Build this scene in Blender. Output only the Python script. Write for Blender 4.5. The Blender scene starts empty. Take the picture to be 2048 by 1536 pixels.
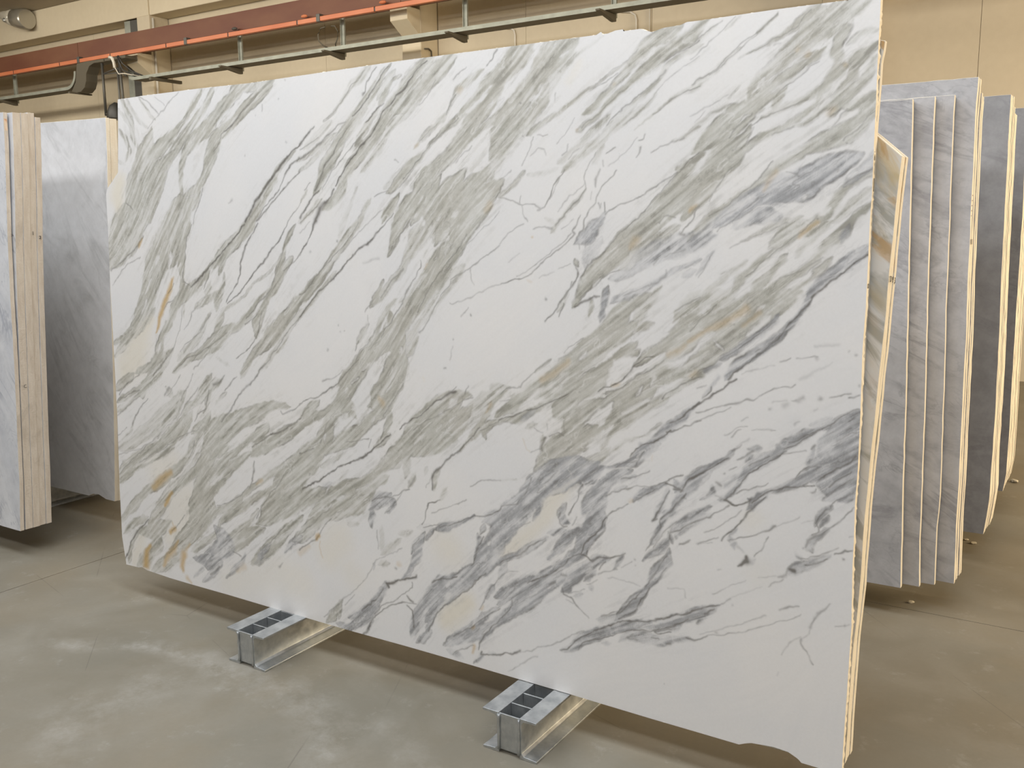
import bpy, bmesh, math, random
import numpy as np
from mathutils import Vector, Matrix
random.seed(7); RNG = np.random.default_rng(11)
SC = bpy.context.scene; COL = SC.collection
R = math.radians

# ---------------------------------------------------------------- camera
cam = bpy.data.cameras.new('camera'); co = bpy.data.objects.new('camera', cam); COL.objects.link(co)
cam.sensor_width = 36.0; cam.lens = 1875.79/2048*36.0; cam.clip_start = .05; cam.clip_end = 100
yaw, pitch, roll = 0.570427221, 0.165669271, -0.0117951363
f0 = Vector((-math.sin(yaw), math.cos(yaw), 0)); r0 = Vector((math.cos(yaw), math.sin(yaw), 0)); u0 = Vector((0, 0, 1))
fw = f0*math.cos(pitch)-u0*math.sin(pitch); up = u0*math.cos(pitch)+f0*math.sin(pitch)
rt = r0*math.cos(roll)+up*math.sin(roll); up2 = up*math.cos(roll)-r0*math.sin(roll)
m = Matrix((rt, up2, -fw)).transposed().to_4x4(); m.translation = Vector((0, 0, 1.5)); co.matrix_world = m
SC.camera = co

# ---------------------------------------------------------------- light and exposure
SC.view_settings.view_transform = 'Standard'; SC.view_settings.look = 'None'
SC.view_settings.gamma = 1; SC.view_settings.use_curve_mapping = False
SC.view_settings.exposure = 0.52
wd = bpy.data.worlds.new('world'); SC.world = wd; wd.use_nodes = True
wd.node_tree.nodes['Background'].inputs[0].default_value = (.80, .86, 1, 1)
wd.node_tree.nodes['Background'].inputs[1].default_value = .6
def area(name, loc, direction, sx, sy, power, colr):
    l = bpy.data.lights.new(name, 'AREA'); l.shape = 'RECTANGLE'; l.size = sx; l.size_y = sy
    l.energy = power; l.color = colr
    o = bpy.data.objects.new(name, l); COL.objects.link(o); o.location = loc
    o.rotation_euler = Vector(direction).to_track_quat('-Z', 'Y').to_euler()
    return o
#LIGHTS
area('roof_skylight', (-2.2, 1.2, 5.08), (0, 0, -1), 9, 1.3, 205, (.82, .90, 1))
area('high_window_band', (-3.0, -1.7, 5.0), (0, 1, -.40), 11, .8, 218, (.93, .95, 1))
area('added_wall_light', (-10.5, 4.6, 4.9), (0, 1, -.75), 13, .5, 265, (1, .94, .82))  # added light that brightens the back wall
area('added_aisle_fill', (-9.5, 7.2, 5.12), (0, 0, -1), 14, 1.0, 70, (1, .94, .82))  # added fill, bounced off the aisle floor to soften the wall's shadow
area('loading_door_daylight', (5.8, 6.5, 2.6), (-1, -.10, -.05), 3.0, 3.6, 390, (1, .82, .56))
#ENDLIGHTS

# ---------------------------------------------------------------- helpers
def add_box(bm, x0, x1, y0, y1, z0, z1, mi=0):
    v = [bm.verts.new((x, y, z)) for x in (x0, x1) for y in (y0, y1) for z in (z0, z1)]
    for q in ((0,1,3,2), (4,6,7,5), (0,4,5,1), (2,3,7,6), (0,2,6,4), (1,5,7,3)):
        f = bm.faces.new([v[i] for i in q]); f.material_index = mi
def add_tube(bm, pts, r, n=10):
    pts = [Vector(p) for p in pts]; rings = []
    for i, p in enumerate(pts):
        d = (pts[min(i+1, len(pts)-1)]-pts[max(i-1, 0)]).normalized()
        a = d.cross(Vector((0, 0, 1)) if abs(d.z) < .9 else Vector((1, 0, 0))).normalized(); b = d.cross(a)
        rr = r[i] if isinstance(r, (list, tuple)) else r
        rings.append([bm.verts.new(p+a*rr*math.cos(2*math.pi*k/n)+b*rr*math.sin(2*math.pi*k/n)) for k in range(n)])
    for q, w in zip(rings, rings[1:]):
        for k in range(n): bm.faces.new((q[k], q[(k+1) % n], w[(k+1) % n], w[k])).smooth = True
    bm.faces.new(rings[0]); bm.faces.new(rings[-1][::-1])
def add_strip(bm, prof, y0, y1):
    """closed profile in x,z extruded along y"""
    a = [bm.verts.new((x, y0, z)) for x, z in prof]; b = [bm.verts.new((x, y1, z)) for x, z in prof]
    n = len(prof)
    bm.faces.new(a); bm.faces.new(b[::-1])
    for i in range(n): bm.faces.new((a[i], b[i], b[(i+1) % n], a[(i+1) % n]))
def obj(name, bm, mats, parent=None, bevel=0):
    bmesh.ops.recalc_face_normals(bm, faces=bm.faces)
    me = bpy.data.meshes.new(name); bm.to_mesh(me); bm.free()
    for mm in (mats if isinstance(mats, (list, tuple)) else [mats]): me.materials.append(mm)
    o = bpy.data.objects.new(name, me); COL.objects.link(o)
    if parent: o.parent = parent
    if bevel:
        md = o.modifiers.new('bevel', 'BEVEL'); md.width = bevel; md.segments = 2; md.limit_method = 'ANGLE'
    return o
def empty(name, loc=(0, 0, 0)):
    o = bpy.data.objects.new(name, None); COL.objects.link(o); o.location = loc; return o
def tag(o, label, cat, group=None):
    o['label'] = label; o['category'] = cat; o['kind'] = 'thing'
    if group: o['group'] = group
    return o
def struct(o): o['kind'] = 'structure'; return o
def text_part(txt, loc, size, parent, sx=1., rot=(R(90), 0, R(90)), name='ink_mark'):
    c = bpy.data.curves.new(name, 'FONT'); c.body = txt; c.size = size; c.extrude = .0003
    c.align_x = 'CENTER'; c.align_y = 'CENTER'; c.resolution_u = 2
    t = bpy.data.objects.new(name+'_tmp', c); COL.objects.link(t)
    dg = bpy.context.evaluated_depsgraph_get(); me = bpy.data.meshes.new_from_object(t.evaluated_get(dg))
    bpy.data.objects.remove(t)
    me.transform(Matrix.Translation(loc) @ Matrix.Rotation(rot[2], 4, 'Z') @ Matrix.Rotation(rot[0], 4, 'X') @ Matrix.Diagonal((sx, 1, 1, 1)))
    me.name = name; me.materials.clear(); me.materials.append(M['ink'])
    o = bpy.data.objects.new(name, me); COL.objects.link(o); o.parent = parent
    return o

# ---------------------------------------------------------------- materials
M = {}
class NT:
    def __init__(s, name):
        s.m = bpy.data.materials.new(name); s.m.use_nodes = True; s.t = s.m.node_tree; s.b = s.t.nodes['Principled BSDF']
        M[name] = s.m
    def n(s, typ, **kw):
        nd = s.t.nodes.new(typ)
        for k, v in kw.items():
            if k in nd.inputs.keys() if isinstance(k, str) else False: nd.inputs[k].default_value = v
            else: setattr(nd, k, v)
        return nd
    def link(s, a, b): s.t.links.new(a, b)
    def coord(s, scale=(1, 1, 1), rot=(0, 0, 0)):
        tc = s.n('ShaderNodeTexCoord'); mr = s.n('ShaderNodeMapping'); mp = s.n('ShaderNodeMapping')
        mp.inputs['Scale'].default_value = scale; mr.inputs['Rotation'].default_value = rot
        s.link(tc.outputs['Object'], mr.inputs['Vector']); s.link(mr.outputs['Vector'], mp.inputs['Vector']); return mp.outputs['Vector']
    def noise(s, vec, scale, detail=4, rough=.55, dist=0):
        nd = s.n('ShaderNodeTexNoise'); nd.inputs['Scale'].default_value = scale; nd.inputs['Detail'].default_value = detail
        nd.inputs['Roughness'].default_value = rough; nd.inputs['Distortion'].default_value = dist
        s.link(vec, nd.inputs['Vector']); return nd.outputs['Fac']
    def ramp(s, fac, stops):
        nd = s.n('ShaderNodeValToRGB'); cr = nd.color_ramp
        while len(cr.elements) < len(stops): cr.elements.new(.5)
        for e, (p, c) in zip(cr.elements, stops):
            e.position = p; e.color = (c[0], c[1], c[2], 1) if isinstance(c, (tuple, list)) else (c, c, c, 1)
        s.link(fac, nd.inputs['Fac']); return nd.outputs['Color']
    def mix(s, fac, a, b, mode='MIX'):
        nd = s.n('ShaderNodeMix'); nd.data_type = 'RGBA'; nd.blend_type = mode
        for i, v in ((0, fac), (6, a), (7, b)):
            if isinstance(v, (int, float)): nd.inputs[i].default_value = v
            elif isinstance(v, tuple): nd.inputs[i].default_value = (*v, 1)
            else: s.link(v, nd.inputs[i])
        return nd.outputs[2]
    def math(s, op, a, b=0.):
        nd = s.n('ShaderNodeMath'); nd.operation = op
        for i, v in ((0, a), (1, b)):
            if isinstance(v, (int, float)): nd.inputs[i].default_value = v
            else: s.link(v, nd.inputs[i])
        return nd.outputs[0]
    def bump(s, h, strength, dist=.01):
        nd = s.n('ShaderNodeBump'); nd.inputs['Strength'].default_value = strength; nd.inputs['Distance'].default_value = dist
        s.link(h, nd.inputs['Height']); s.link(nd.outputs[0], s.b.inputs['Normal'])
    def done(s, colr, rough=.6, metal=0., spec=.5):
        if isinstance(colr, tuple): s.b.inputs['Base Color'].default_value = (*colr, 1)
        else: s.link(colr, s.b.inputs['Base Color'])
        if isinstance(rough, (int, float)): s.b.inputs['Roughness'].default_value = rough
        else: s.link(rough, s.b.inputs['Roughness'])
        s.b.inputs['Metallic'].default_value = metal; s.b.inputs['Specular IOR Level'].default_value = spec
        return s.m

# painted concrete wall, two tones
def wallmat(name, c, k=.06):
    t = NT(name); v = t.coord(); a = t.noise(v, .7, 5); b = t.noise(v, 14, 3)
    col = t.mix(t.ramp(a, [(.3, 0.), (.7, 1.)]), tuple(x*(1-k) for x in c), tuple(min(1, x*(1+k)) for x in c))
    col = t.mix(.08, col, t.ramp(b, [(.3, (.3, .28, .2)), (.7, (.9, .85, .7))]), 'SOFT_LIGHT')
    t.bump(t.noise(v, 60, 2), .08, .004); t.done(col, .8, spec=.3)
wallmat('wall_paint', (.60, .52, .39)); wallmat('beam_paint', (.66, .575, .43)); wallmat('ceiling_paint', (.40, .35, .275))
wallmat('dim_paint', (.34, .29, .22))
t = NT('joint_dark'); t.done((.045, .038, .028), .9)

# worn polished concrete floor
t = NT('floor_concrete'); v = t.coord()
big = t.noise(v, .55, 6, .6, .4); mid = t.noise(v, 2.6, 6, .6, .8); fine = t.noise(v, 55, 3, .6)
c = t.mix(t.ramp(big, [(.32, 0.), (.68, 1.)]), (.175, .150, .105), (.25, .222, .17))
c = t.mix(t.math('MULTIPLY', t.ramp(mid, [(.42, 0.), (.66, 1.)]), .5), c, (.30, .272, .22))
c = t.mix(t.math('MULTIPLY', t.ramp(t.noise(t.coord((1, 1, 1), (0, 0, 1)), .9, 6, .65, .5), [(.48, 0.), (.62, 1.)]), .45), c, (.215, .20, .16))
c = t.mix(t.math('MULTIPLY', t.ramp(t.noise(v, 1.1, 5, .6, .6), [(.5, 0.), (.72, 1.)]), .35), c, (.26, .20, .12))
sv = t.coord((1, 1, 1))
wob = t.n('ShaderNodeTexNoise'); wob.inputs['Scale'].default_value = 3.0; wob.inputs['Detail'].default_value = 3; t.link(sv, wob.inputs['Vector'])
wv = t.n('ShaderNodeVectorMath'); wv.operation = 'MULTIPLY_ADD'; wv.inputs[1].default_value = (.16, .16, 0); t.link(wob.outputs['Color'], wv.inputs[0]); t.link(sv, wv.inputs[2])
scuff = t.ramp(t.noise(t.coord((1, 1, 1), (0, 0, .4)), 5.0, 6, .75), [(.42, 0.), (.66, 1.)])
for (cx, cy), rad, wdt, amt, (qx, qy), qr in (((-2.60, 1.33), .72, .045, .55, (-2.75, 2.0), .55), ((-2.45, 1.05), 1.05, .10, .40, (-2.05, 1.9), .60), ((-2.2, 1.75), .30, .10, .35, (-2.5, 1.75), .40), ((-1.9, 1.2), .85, .05, .25, (-1.55, 1.95), .35)):
    d1 = t.n('ShaderNodeVectorMath'); d1.operation = 'DISTANCE'; d1.inputs[1].default_value = (cx, cy, 0); t.link(wv.outputs[0], d1.inputs[0])
    d2 = t.n('ShaderNodeVectorMath'); d2.operation = 'DISTANCE'; d2.inputs[1].default_value = (qx, qy, 0); t.link(wv.outputs[0], d2.inputs[0])
    a1 = t.math('MAXIMUM', t.math('SUBTRACT', 1., t.math('DIVIDE', t.math('ABSOLUTE', t.math('SUBTRACT', d1.outputs['Value'], rad+.06)), wdt*1.6)), 0.)
    a2 = t.math('MAXIMUM', t.math('SUBTRACT', 1., t.math('DIVIDE', d2.outputs['Value'], qr)), 0.)
    a2 = t.math('MINIMUM', t.math('MULTIPLY', a2, 2.), 1.)
    c = t.mix(t.math('MULTIPLY', t.math('MULTIPLY', a1, a2), t.math('MULTIPLY', scuff, amt)), c, (.50, .47, .42))
c = t.mix(t.math('MULTIPLY', t.ramp(t.noise(v, 9, 8, .75), [(.58, 0.), (.74, 1.)]), .4), c, (.44, .42, .37))
c = t.mix(t.math('MULTIPLY', t.ramp(fine, [(.3, 0.), (.7, 1.)]), .12), c, (.16, .14, .10))
sc = t.n('ShaderNodeTexVoronoi'); sc.feature = 'DISTANCE_TO_EDGE'; sc.inputs['Scale'].default_value = .8
t.link(t.coord((1, 2.2, 1), (0, 0, .5)), sc.inputs['Vector'])
crk = t.math('MULTIPLY', t.ramp(sc.outputs['Distance'], [(.0, 1.), (.004, 0.)]), t.ramp(t.noise(v, 2.2, 3), [(.52, 0.), (.58, .5)]))
c = t.mix(crk, c, (.12, .10, .08))
t.bump(t.noise(v, 40, 4), .05, .002)
t.done(c, t.ramp(mid, [(.3, .50), (.7, .64)]), spec=.3)

# main slab: traced vein masks (vertex data) + procedural grain
t = NT('calacatta_marble'); v = t.coord()
va = t.n('ShaderNodeAttribute'); va.attribute_name = 'veins'; vs = t.n('ShaderNodeSeparateColor'); t.link(va.outputs['Color'], vs.inputs[0])
ta = t.n('ShaderNodeAttribute'); ta.attribute_name = 'tint'; ts = t.n('ShaderNodeSeparateColor'); t.link(ta.outputs['Color'], ts.inputs[0])
G, B, Dk = vs.outputs; O, Cr, St = ts.outputs
base = t.mix(t.ramp(t.noise(v, 3.2, 5), [(.35, 0.), (.65, 1.)]), (.82, .785, .738), (.785, .762, .732))
base = t.mix(t.math('MULTIPLY', Cr, .62), base, (.78, .69, .51))
gcol = t.mix(St, (.43, .412, .345), (.64, .62, .56))
gcol = t.mix(t.math('MULTIPLY', t.ramp(t.noise(v, 5, 5), [(.4, 0.), (.7, 1.)]), .35), gcol, (.50, .455, .38))
bcol = t.mix(St, (.335, .33, .325), (.56, .55, .54))
c = t.mix(t.math('MULTIPLY', t.math('MULTIPLY', St, .10), 1.), base, (.66, .655, .64))
c = t.mix(G, c, gcol); c = t.mix(B, c, bcol)
c = t.mix(t.math('MULTIPLY', O, .9), c, (.56, .36, .12))
c = t.mix(t.math('MULTIPLY', Dk, .92), c, (.17, .155, .135))
c = t.mix(.12, c, t.ramp(t.noise(v, 160, 2), [(.3, .3), (.7, .75)]), 'SOFT_LIGHT')
t.done(c, .34, spec=.42)

# rough sawn slab edges
def edgemat(name, c1, c2, vein=.25):
    t = NT(name); v = t.coord((1, 6, 1)); n1 = t.noise(v, 9, 6, .7); n2 = t.noise(t.coord((12, 12, 2.0)), 5, 3)
    c = t.mix(t.ramp(n1, [(.35, 0.), (.65, 1.)]), c1, c2)
    c = t.mix(t.math('MULTIPLY', t.ramp(n2, [(.45, 0.), (.6, 1.)]), .02), c, tuple(x*.8 for x in c1))
    c = t.mix(t.math('MULTIPLY', t.ramp(t.noise(t.coord((1, 1.5, .9), (.7, 0, 0)), 4, 5, .6, 1.), [(.60, 0.), (.66, 1.)]), vein), c, (.42, .37, .31))
    t.bump(t.noise(t.coord(), 120, 4), .5, .004); t.done(c, .75, spec=.3)
edgemat('sawn_edge', (.80, .71, .56), (.86, .79, .66), .12); edgemat('sawn_edge_pink', (.56, .49, .41), (.66, .60, .52), .35)

# other slabs
def marble(name, base, vein, grey, ang, sc=1., vst=.8, gst=.6, rough=.3, w=.03):
    t = NT(name); v = t.coord((1, 1, 1), (0, ang, 0)); vv = t.coord((.45*sc, 1, 1.6*sc), (0, ang, 0))
    cl = t.noise(vv, 1.6, 6, .6, .8)
    c = t.mix(t.math('MULTIPLY', t.ramp(cl, [(.38, 0.), (.66, 1.)]), gst), base, grey)
    n = t.noise(vv, 2.1, 5, .55, 1.6)
    ln = t.math('SUBTRACT', 1., t.math('MINIMUM', t.math('DIVIDE', t.math('ABSOLUTE', t.math('SUBTRACT', n, .5)), w), 1.))
    brk = t.ramp(t.noise(v, 2.7*sc, 3), [(.40, 0.), (.62, 1.)])
    c = t.mix(t.math('MULTIPLY', t.math('MULTIPLY', ln, brk), vst), c, vein)
    n3 = t.noise(t.coord((.8, 1, 1.5), (0, ang*1.3, 0)), 5.5*sc, 4, .55, 1.2)
    l3 = t.math('SUBTRACT', 1., t.math('MINIMUM', t.math('DIVIDE', t.math('ABSOLUTE', t.math('SUBTRACT', n3, .5)), w*.7), 1.))
    c = t.mix(t.math('MULTIPLY', t.math('MULTIPLY', l3, t.ramp(t.noise(v, 4*sc, 3), [(.46, 0.), (.66, 1.)])), vst*.7), c, vein)
    c = t.mix(.55, c, t.ramp(t.noise(v, 16, 6, .7), [(.3, .30), (.7, .70)]), 'SOFT_LIGHT')
    t.done(c, rough, spec=.42)
marble('carrara_grey', (.50, .485, .475), (.22, .21, .215), (.37, .36, .36), R(-24), 2.2, .5, .75, .36, .06)
marble('bluish_marble', (.72, .70, .68), (.44, .43, .41), (.58, .565, .545), R(-48), .9, .55, .6, .30, .05)
marble('white_veined', (.70, .69, .68), (.33, .34, .37), (.46, .47, .50), R(-52), 1.6, .7, .6, .30, .03)
marble('dark_carrara', (.37, .355, .345), (.22, .21, .21), (.30, .29, .28), R(-20), 1., .4, .6, .38, .04)
t = NT('ochre_marble'); v = t.coord((.8, 1, 2.4), (0, R(-52), 0))
a = t.noise(v, 3.4, 6, .6, 1.4); b = t.noise(v, 4.6, 5, .55, 1.6); gg = t.noise(v, 5.0, 5, .6, .8)
c = t.mix(t.ramp(gg, [(.47, 0.), (.56, 1.)]), (.74, .72, .68), (.44, .43, .38))
zz = t.n('ShaderNodeSeparateXYZ'); t.link(t.coord(), zz.inputs[0])
upz = t.ramp(t.math('MULTIPLY', t.math('ADD', zz.outputs['Z'], 0.), .5), [(.62, .15), (.76, 1.)])
c = t.mix(t.math('MULTIPLY', t.ramp(a, [(.44, 0.), (.60, .8)]), upz), c, (.66, .50, .24))
c = t.mix(t.math('MULTIPLY', t.ramp(b, [(.55, 0.), (.62, 1.)]), t.math('MULTIPLY', upz, .8)), c, (.55, .33, .12))
t.done(c, .3)
t = NT('rust_edge'); t.done(t.mix(t.ramp(t.noise(t.coord(), 14, 5), [(.4, 0.), (.6, 1.)]), (.55, .26, .12), (.70, .55, .40)), .8)

# metals and paints
t = NT('galvanised_steel'); v = t.coord(); n = t.noise(v, 26, 5, .6)
vo = t.n('ShaderNodeTexVoronoi'); vo.inputs['Scale'].default_value = 70; t.link(v, vo.inputs['Vector'])
c = t.mix(t.ramp(n, [(.35, 0.), (.65, 1.)]), (.44, .46, .47), (.60, .61, .60)); c = t.mix(.25, c, t.ramp(vo.outputs['Distance'], [(.1, .35), (.7, .65)]), 'SOFT_LIGHT')
t.bump(n, .12, .002); t.done(c, t.ramp(n, [(.3, .28), (.7, .48)]), .82)
t = NT('dark_steel'); t.done((.10, .095, .085), .5, .4)
t = NT('tray_steel'); n = t.noise(t.coord(), 8, 4); t.done(t.mix(t.ramp(n, [(.3, 0.), (.7, 1.)]), (.25, .26, .22), (.36, .37, .32)), .55, .3)
t = NT('tray_dark'); t.done((.11, .095, .068), .7, .2)
t = NT('crane_red'); n = t.noise(t.coord((.4, 1, 1)), 2.5, 5); t.done(t.mix(t.ramp(n, [(.3, 0.), (.7, 1.)]), (.12, .036, .02), (.17, .07, .035)), .6)
t = NT('orange_plastic'); n = t.noise(t.coord(), 1.2, 3); t.done(t.mix(t.ramp(n, [(.3, 0.), (.7, 1.)]), (.50, .135, .055), (.60, .21, .10)), .5)
t = NT('black_plastic'); t.done((.035, .033, .03), .45)
t = NT('ink'); t.done((.035, .03, .03), .8)
t = NT('white_pvc'); t.done((.66, .62, .54), .5)
t = NT('stone_chip'); t.done(t.mix(t.ramp(t.noise(t.coord(), 60, 3), [(.3, 0.), (.7, 1.)]), (.50, .44, .33), (.66, .60, .48)), .85)
t = NT('lamp_glass'); t.done((.72, .68, .58), .12, spec=.8); t.b.inputs['Transmission Weight'].default_value = .35
t = NT('lamp_metal'); t.done((.50, .48, .42), .3, .7)

# ---------------------------------------------------------------- structure
# floor: cast panels with sawn joints between them
bm = bmesh.new(); add_box(bm, -19, 9, -8.6, 10.2, -.30, -.05); fl = struct(obj('floor', bm, M['joint_dark']))
gx = [-19, -14.23, -9.05, -3.868, 1.31, 9]; gy = [-8.6, -1.41, 3.772, 8.95, 10.2]; j = .002
for a, b in zip(gx, gx[1:]):
    for c_, d in zip(gy, gy[1:]):
        bm = bmesh.new(); add_box(bm, a+j, b-j, c_+j, d-j, -.05, 0); obj('concrete_panel', bm, M['floor_concrete'], fl)
# back wall: base + painted precast panels with recessed seams
bm = bmesh.new(); add_box(bm, -19, 9, 10.02, 10.2, 0, 5.6); wb = struct(obj('wall_back', bm, M['joint_dark']))
seams = [-19, -17.83, -14.57, -12.653, -9.394, -7.473, -6.158, -4.524, -2.293, -1.2266, .88, 2.887, 5.2, 9]
for a, b in zip(seams, seams[1:]):
    w = .012 if a in (-12.653, -7.473) else .002
    bm = bmesh.new(); add_box(bm, a+w, b-.002, 9.998, 10.03, 0, 5.6); obj('wall_panel', bm, M['wall_paint'], wb)
# columns with corbels, lintel beam, ceiling
COLX = [-17.83, -12.653, -7.473, -2.293, 2.887]
for x in COLX:
    bm = bmesh.new(); add_box(bm, x-.30, x, 9.65, 10.0, 0, 5.18); cl = obj('column', bm, M['wall_paint'], wb, .012)
    bm = bmesh.new(); v0 = [(9.40, 4.16), (9.40, 4.01), (9.66, 3.84), (9.66, 4.16)]
    a = [bm.verts.new((x-.275, y, z)) for y, z in v0]; b = [bm.verts.new((x-.005, y, z)) for y, z in v0]
    bm.faces.new(a); bm.faces.new(b[::-1])
    for i in range(4): bm.faces.new((a[i], b[i], b[(i+1) % 4], a[(i+1) % 4]))
    obj('corbel', bm, M['beam_paint'], cl, .006)
for a, b in zip([-19]+COLX, COLX+[9]):
    bm = bmesh.new(); add_box(bm, a+.002, b-.304 if b < 9 else b, 9.66, 9.997, 4.735, 5.178); obj('lintel_beam', bm, M['beam_paint'], wb, .01)
for a in (COLX): 
    bm = bmesh.new(); add_box(bm, a-.302, a+.0, 9.645, 9.66, 4.735, 5.178); obj('lintel_joint_block', bm, M['beam_paint'], wb)
bm = bmesh.new(); add_box(bm, -19, 9, -8.6, 10.2, 5.18, 5.4); struct(obj('ceiling', bm, M['ceiling_paint']))
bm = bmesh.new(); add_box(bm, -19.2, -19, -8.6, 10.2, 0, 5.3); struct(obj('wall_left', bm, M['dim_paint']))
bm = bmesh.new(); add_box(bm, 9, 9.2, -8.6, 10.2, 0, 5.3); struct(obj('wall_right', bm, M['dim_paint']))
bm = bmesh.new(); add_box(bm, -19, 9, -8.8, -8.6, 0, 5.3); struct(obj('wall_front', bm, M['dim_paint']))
# thin conduits clipped to the wall
def conduit(pts, mat='white_pvc', r=.011):
    bm = bmesh.new(); add_tube(bm, pts, r, 8); return obj('conduit', bm, M[mat], wb)
conduit([(-12.635, 9.705, 4.7), (-12.635, 9.705, 2.0)], r=.018)
conduit([(-6.42, 9.98, 3.865), (-6.36, 9.98, 3.86), (-6.315, 9.98, 3.83), (-6.30, 9.98, 3.78), (-6.30, 9.98, .2)])
conduit([(-4.90, 9.98, 3.865), (-4.78, 9.98, 3.85), (-4.72, 9.98, 3.81), (-4.704, 9.98, 3.76), (-4.704, 9.98, .2)])
conduit([(-4.545, 9.985, 5.0), (-4.545, 9.985, .2)], r=.007)
conduit([(-7.452, 9.70, 3.70), (-7.452, 9.78, 3.71), (-7.452, 9.83, 3.69), (-7.452, 9.84, 3.62), (-7.452, 9.835, 3.5), (-7.452, 9.85, 3.4), (-7.452, 9.84, .2)], 'tray_dark', .010)
# cable trunk beside the left column
tr = empty('cable_duct', (-13.1, 9.7, 0)); tag(tr, 'grey and dark vertical cable duct beside the left concrete column', 'duct')
bm = bmesh.new(); add_box(bm, -.20, -.06, -.02, .28, 2.0, 4.72); obj('duct_body', bm, M['tray_steel'], tr, .004)
bm = bmesh.new(); add_box(bm, -.06, .12, -.02, .28, 2.0, 4.72); obj('side_duct', bm, M['dark_steel'], tr, .004)

# ---------------------------------------------------------------- crane runway and cable tray
cr = empty('crane_runway_beam', (-5, 9.25, 4.17)); tag(cr, 'long dark red steel crane runway beam resting on the concrete corbels', 'crane beam')
for a, b in ((-13.9, -7.45), (-1.9, 4.7), (-7.45, -1.9)):
    bm = bmesh.new(); a2, b2 = a+.003, b-.003
    add_box(bm, a2+5-5+5, b2+5, 0, .29, 0, .016); add_box(bm, a2+5, b2+5, 0, .29, .225, .241); add_box(bm, a2+5, b2+5, .135, .147, .016, .225)
    add_box(bm, a2+5, b2+5, .0, .010, .016, .225)
    obj('beam_segment', bm, M['crane_red'], cr)
bm = bmesh.new(); a2, b2 = -18.9, -13.906
add_box(bm, a2+5, b2+5, 0, .29, 0, .016); add_box(bm, a2+5, b2+5, 0, .29, .225, .241); add_box(bm, a2+5, b2+5, 0, .010, .016, .225)
obj('beam_segment', bm, M['crane_red'], cr)
rl = empty('conductor_rail', (-5, 9.20, 4.10)); tag(rl, 'orange insulated conductor rail in short lengths along the red beam', 'conductor rail')
xs = [-15.63+1.303*k for k in range(-2, 14)]
for a, b in zip(xs, xs[1:]):
    bm = bmesh.new(); add_box(bm, a+5.012, b+4.988, -.012, .040, -.004, .052); obj('rail_length', bm, M['orange_plastic'], rl, .005)
    bm = bmesh.new(); add_box(bm, b+4.985, b+5.015, -.004, .036, .002, .046); obj('rail_joint', bm, M['black_plastic'], rl)
for x in (-13.82, -11.29, -8.74, -6.2, -3.6):
    bm = bmesh.new(); add_box(bm, x+4.97, x+5.03, -.020, .048, -.010, .085); obj('rail_clamp', bm, M['dark_steel'], rl, .004)
for x in (-7.8+.04, -9.1+.04, -10.4+.04):
    bm = bmesh.new(); bmesh.ops.create_uvsphere(bm, u_segments=10, v_segments=6, radius=.035); bmesh.ops.transform(bm, matrix=Matrix.Translation((x+5.08, -.01, .085)) @ Matrix.Diagonal((1.5, .8, .6, 1)), verts=bm.verts)
    obj('rail_hook', bm, M['orange_plastic'] if x > -10 else M['dark_steel'], rl)

def tray_path(bm, path, w0, w1, h):
    """U channel following a path in x,z"""
    path = [Vector((p[0], 0, p[1])) for p in path]; rings = []
    for i, p in enumerate(path):
        d = (path[min(i+1, len(path)-1)]-path[max(i-1, 0)]).normalized(); nrm = Vector((-d.z, 0, d.x))
        pr = [(w0, h), (w0, 0), (w1, 0), (w1, h), (w1-.004, h), (w1-.004, .004), (w0+.004, .004), (w0+.004, h)]
        rings.append([bm.verts.new(p+nrm*q+Vector((0, y, 0))) for y, q in pr])
    for a, b in zip(rings, rings[1:]):
        for k in range(8):
            f = bm.faces.new((a[k], a[(k+1) % 8], b[(k+1) % 8], b[k]))
            f.material_index = 1 if k == 1 else 0  # channel underside in darker steel, its shade put into the colour
    bm.faces.new(rings[0]); bm.faces.new(rings[-1][::-1])
def hanger(parent, x, z):
    bm = bmesh.new(); add_box(bm, x-.025, x+.025, 9.40, 9.425, z-.035, 4.168); add_box(bm, x-.025, x-.019, 9.38, 9.40, z-.035, 4.168); obj('hanger_post', bm, M['tray_steel'], parent)
    bm = bmesh.new()
    pr = [(9.40, z-.006), (9.40, z-.075), (9.36, z-.075), (9.02, z-.022), (9.02, z-.006)]
    a = [bm.verts.new((x-.025, y, q)) for y, q in pr]; b = [bm.verts.new((x+.025, y, q)) for y, q in pr]
    bm.faces.new(a); bm.faces.new(b[::-1])
    for i in range(5): bm.faces.new((a[i], b[i], b[(i+1) % 5], a[(i+1) % 5]))
    obj('support_arm', bm, M['tray_dark'], parent)
ZT = 3.709
tr = empty('cable_tray', (0, 0, 0)); tag(tr, 'long grey steel cable tray hung below the red crane beam', 'cable tray')
bm = bmesh.new(); tray_path(bm, [(-12.56, ZT+.03), (-12.48, ZT), (-1.0, ZT), (4, ZT)], 9.15, 9.37, .045); obj('tray_channel', bm, [M['tray_steel'], M['tray_dark']], tr)
for x in (-10.42, -8.527, -6.617, -4.69, -2.76): hanger(tr, x, ZT)
bm = bmesh.new(); add_box(bm, -11.98, -11.93, 9.06, 9.60, ZT-.05, ZT-.008); obj('support_arm', bm, M['tray_dark'], tr)
tl = empty('cable_tray', (0, 0, 0)); tag(tl, 'short grey cable tray at left with a curved riser turning up under the beam', 'cable tray')
path = [(-18.9, ZT), (-14.12, ZT)]
for k in range(1, 9):
    a = k/8*math.pi/2; path.append((-14.12+.26*math.sin(a), ZT+.26*(1-math.cos(a))))
bm = bmesh.new(); tray_path(bm, path, 9.15, 9.37, .045)
obj('tray_channel', bm, [M['tray_steel'], M['tray_dark']], tl)
bm = bmesh.new(); p2 = [(-13.60, ZT-.045)]
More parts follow.
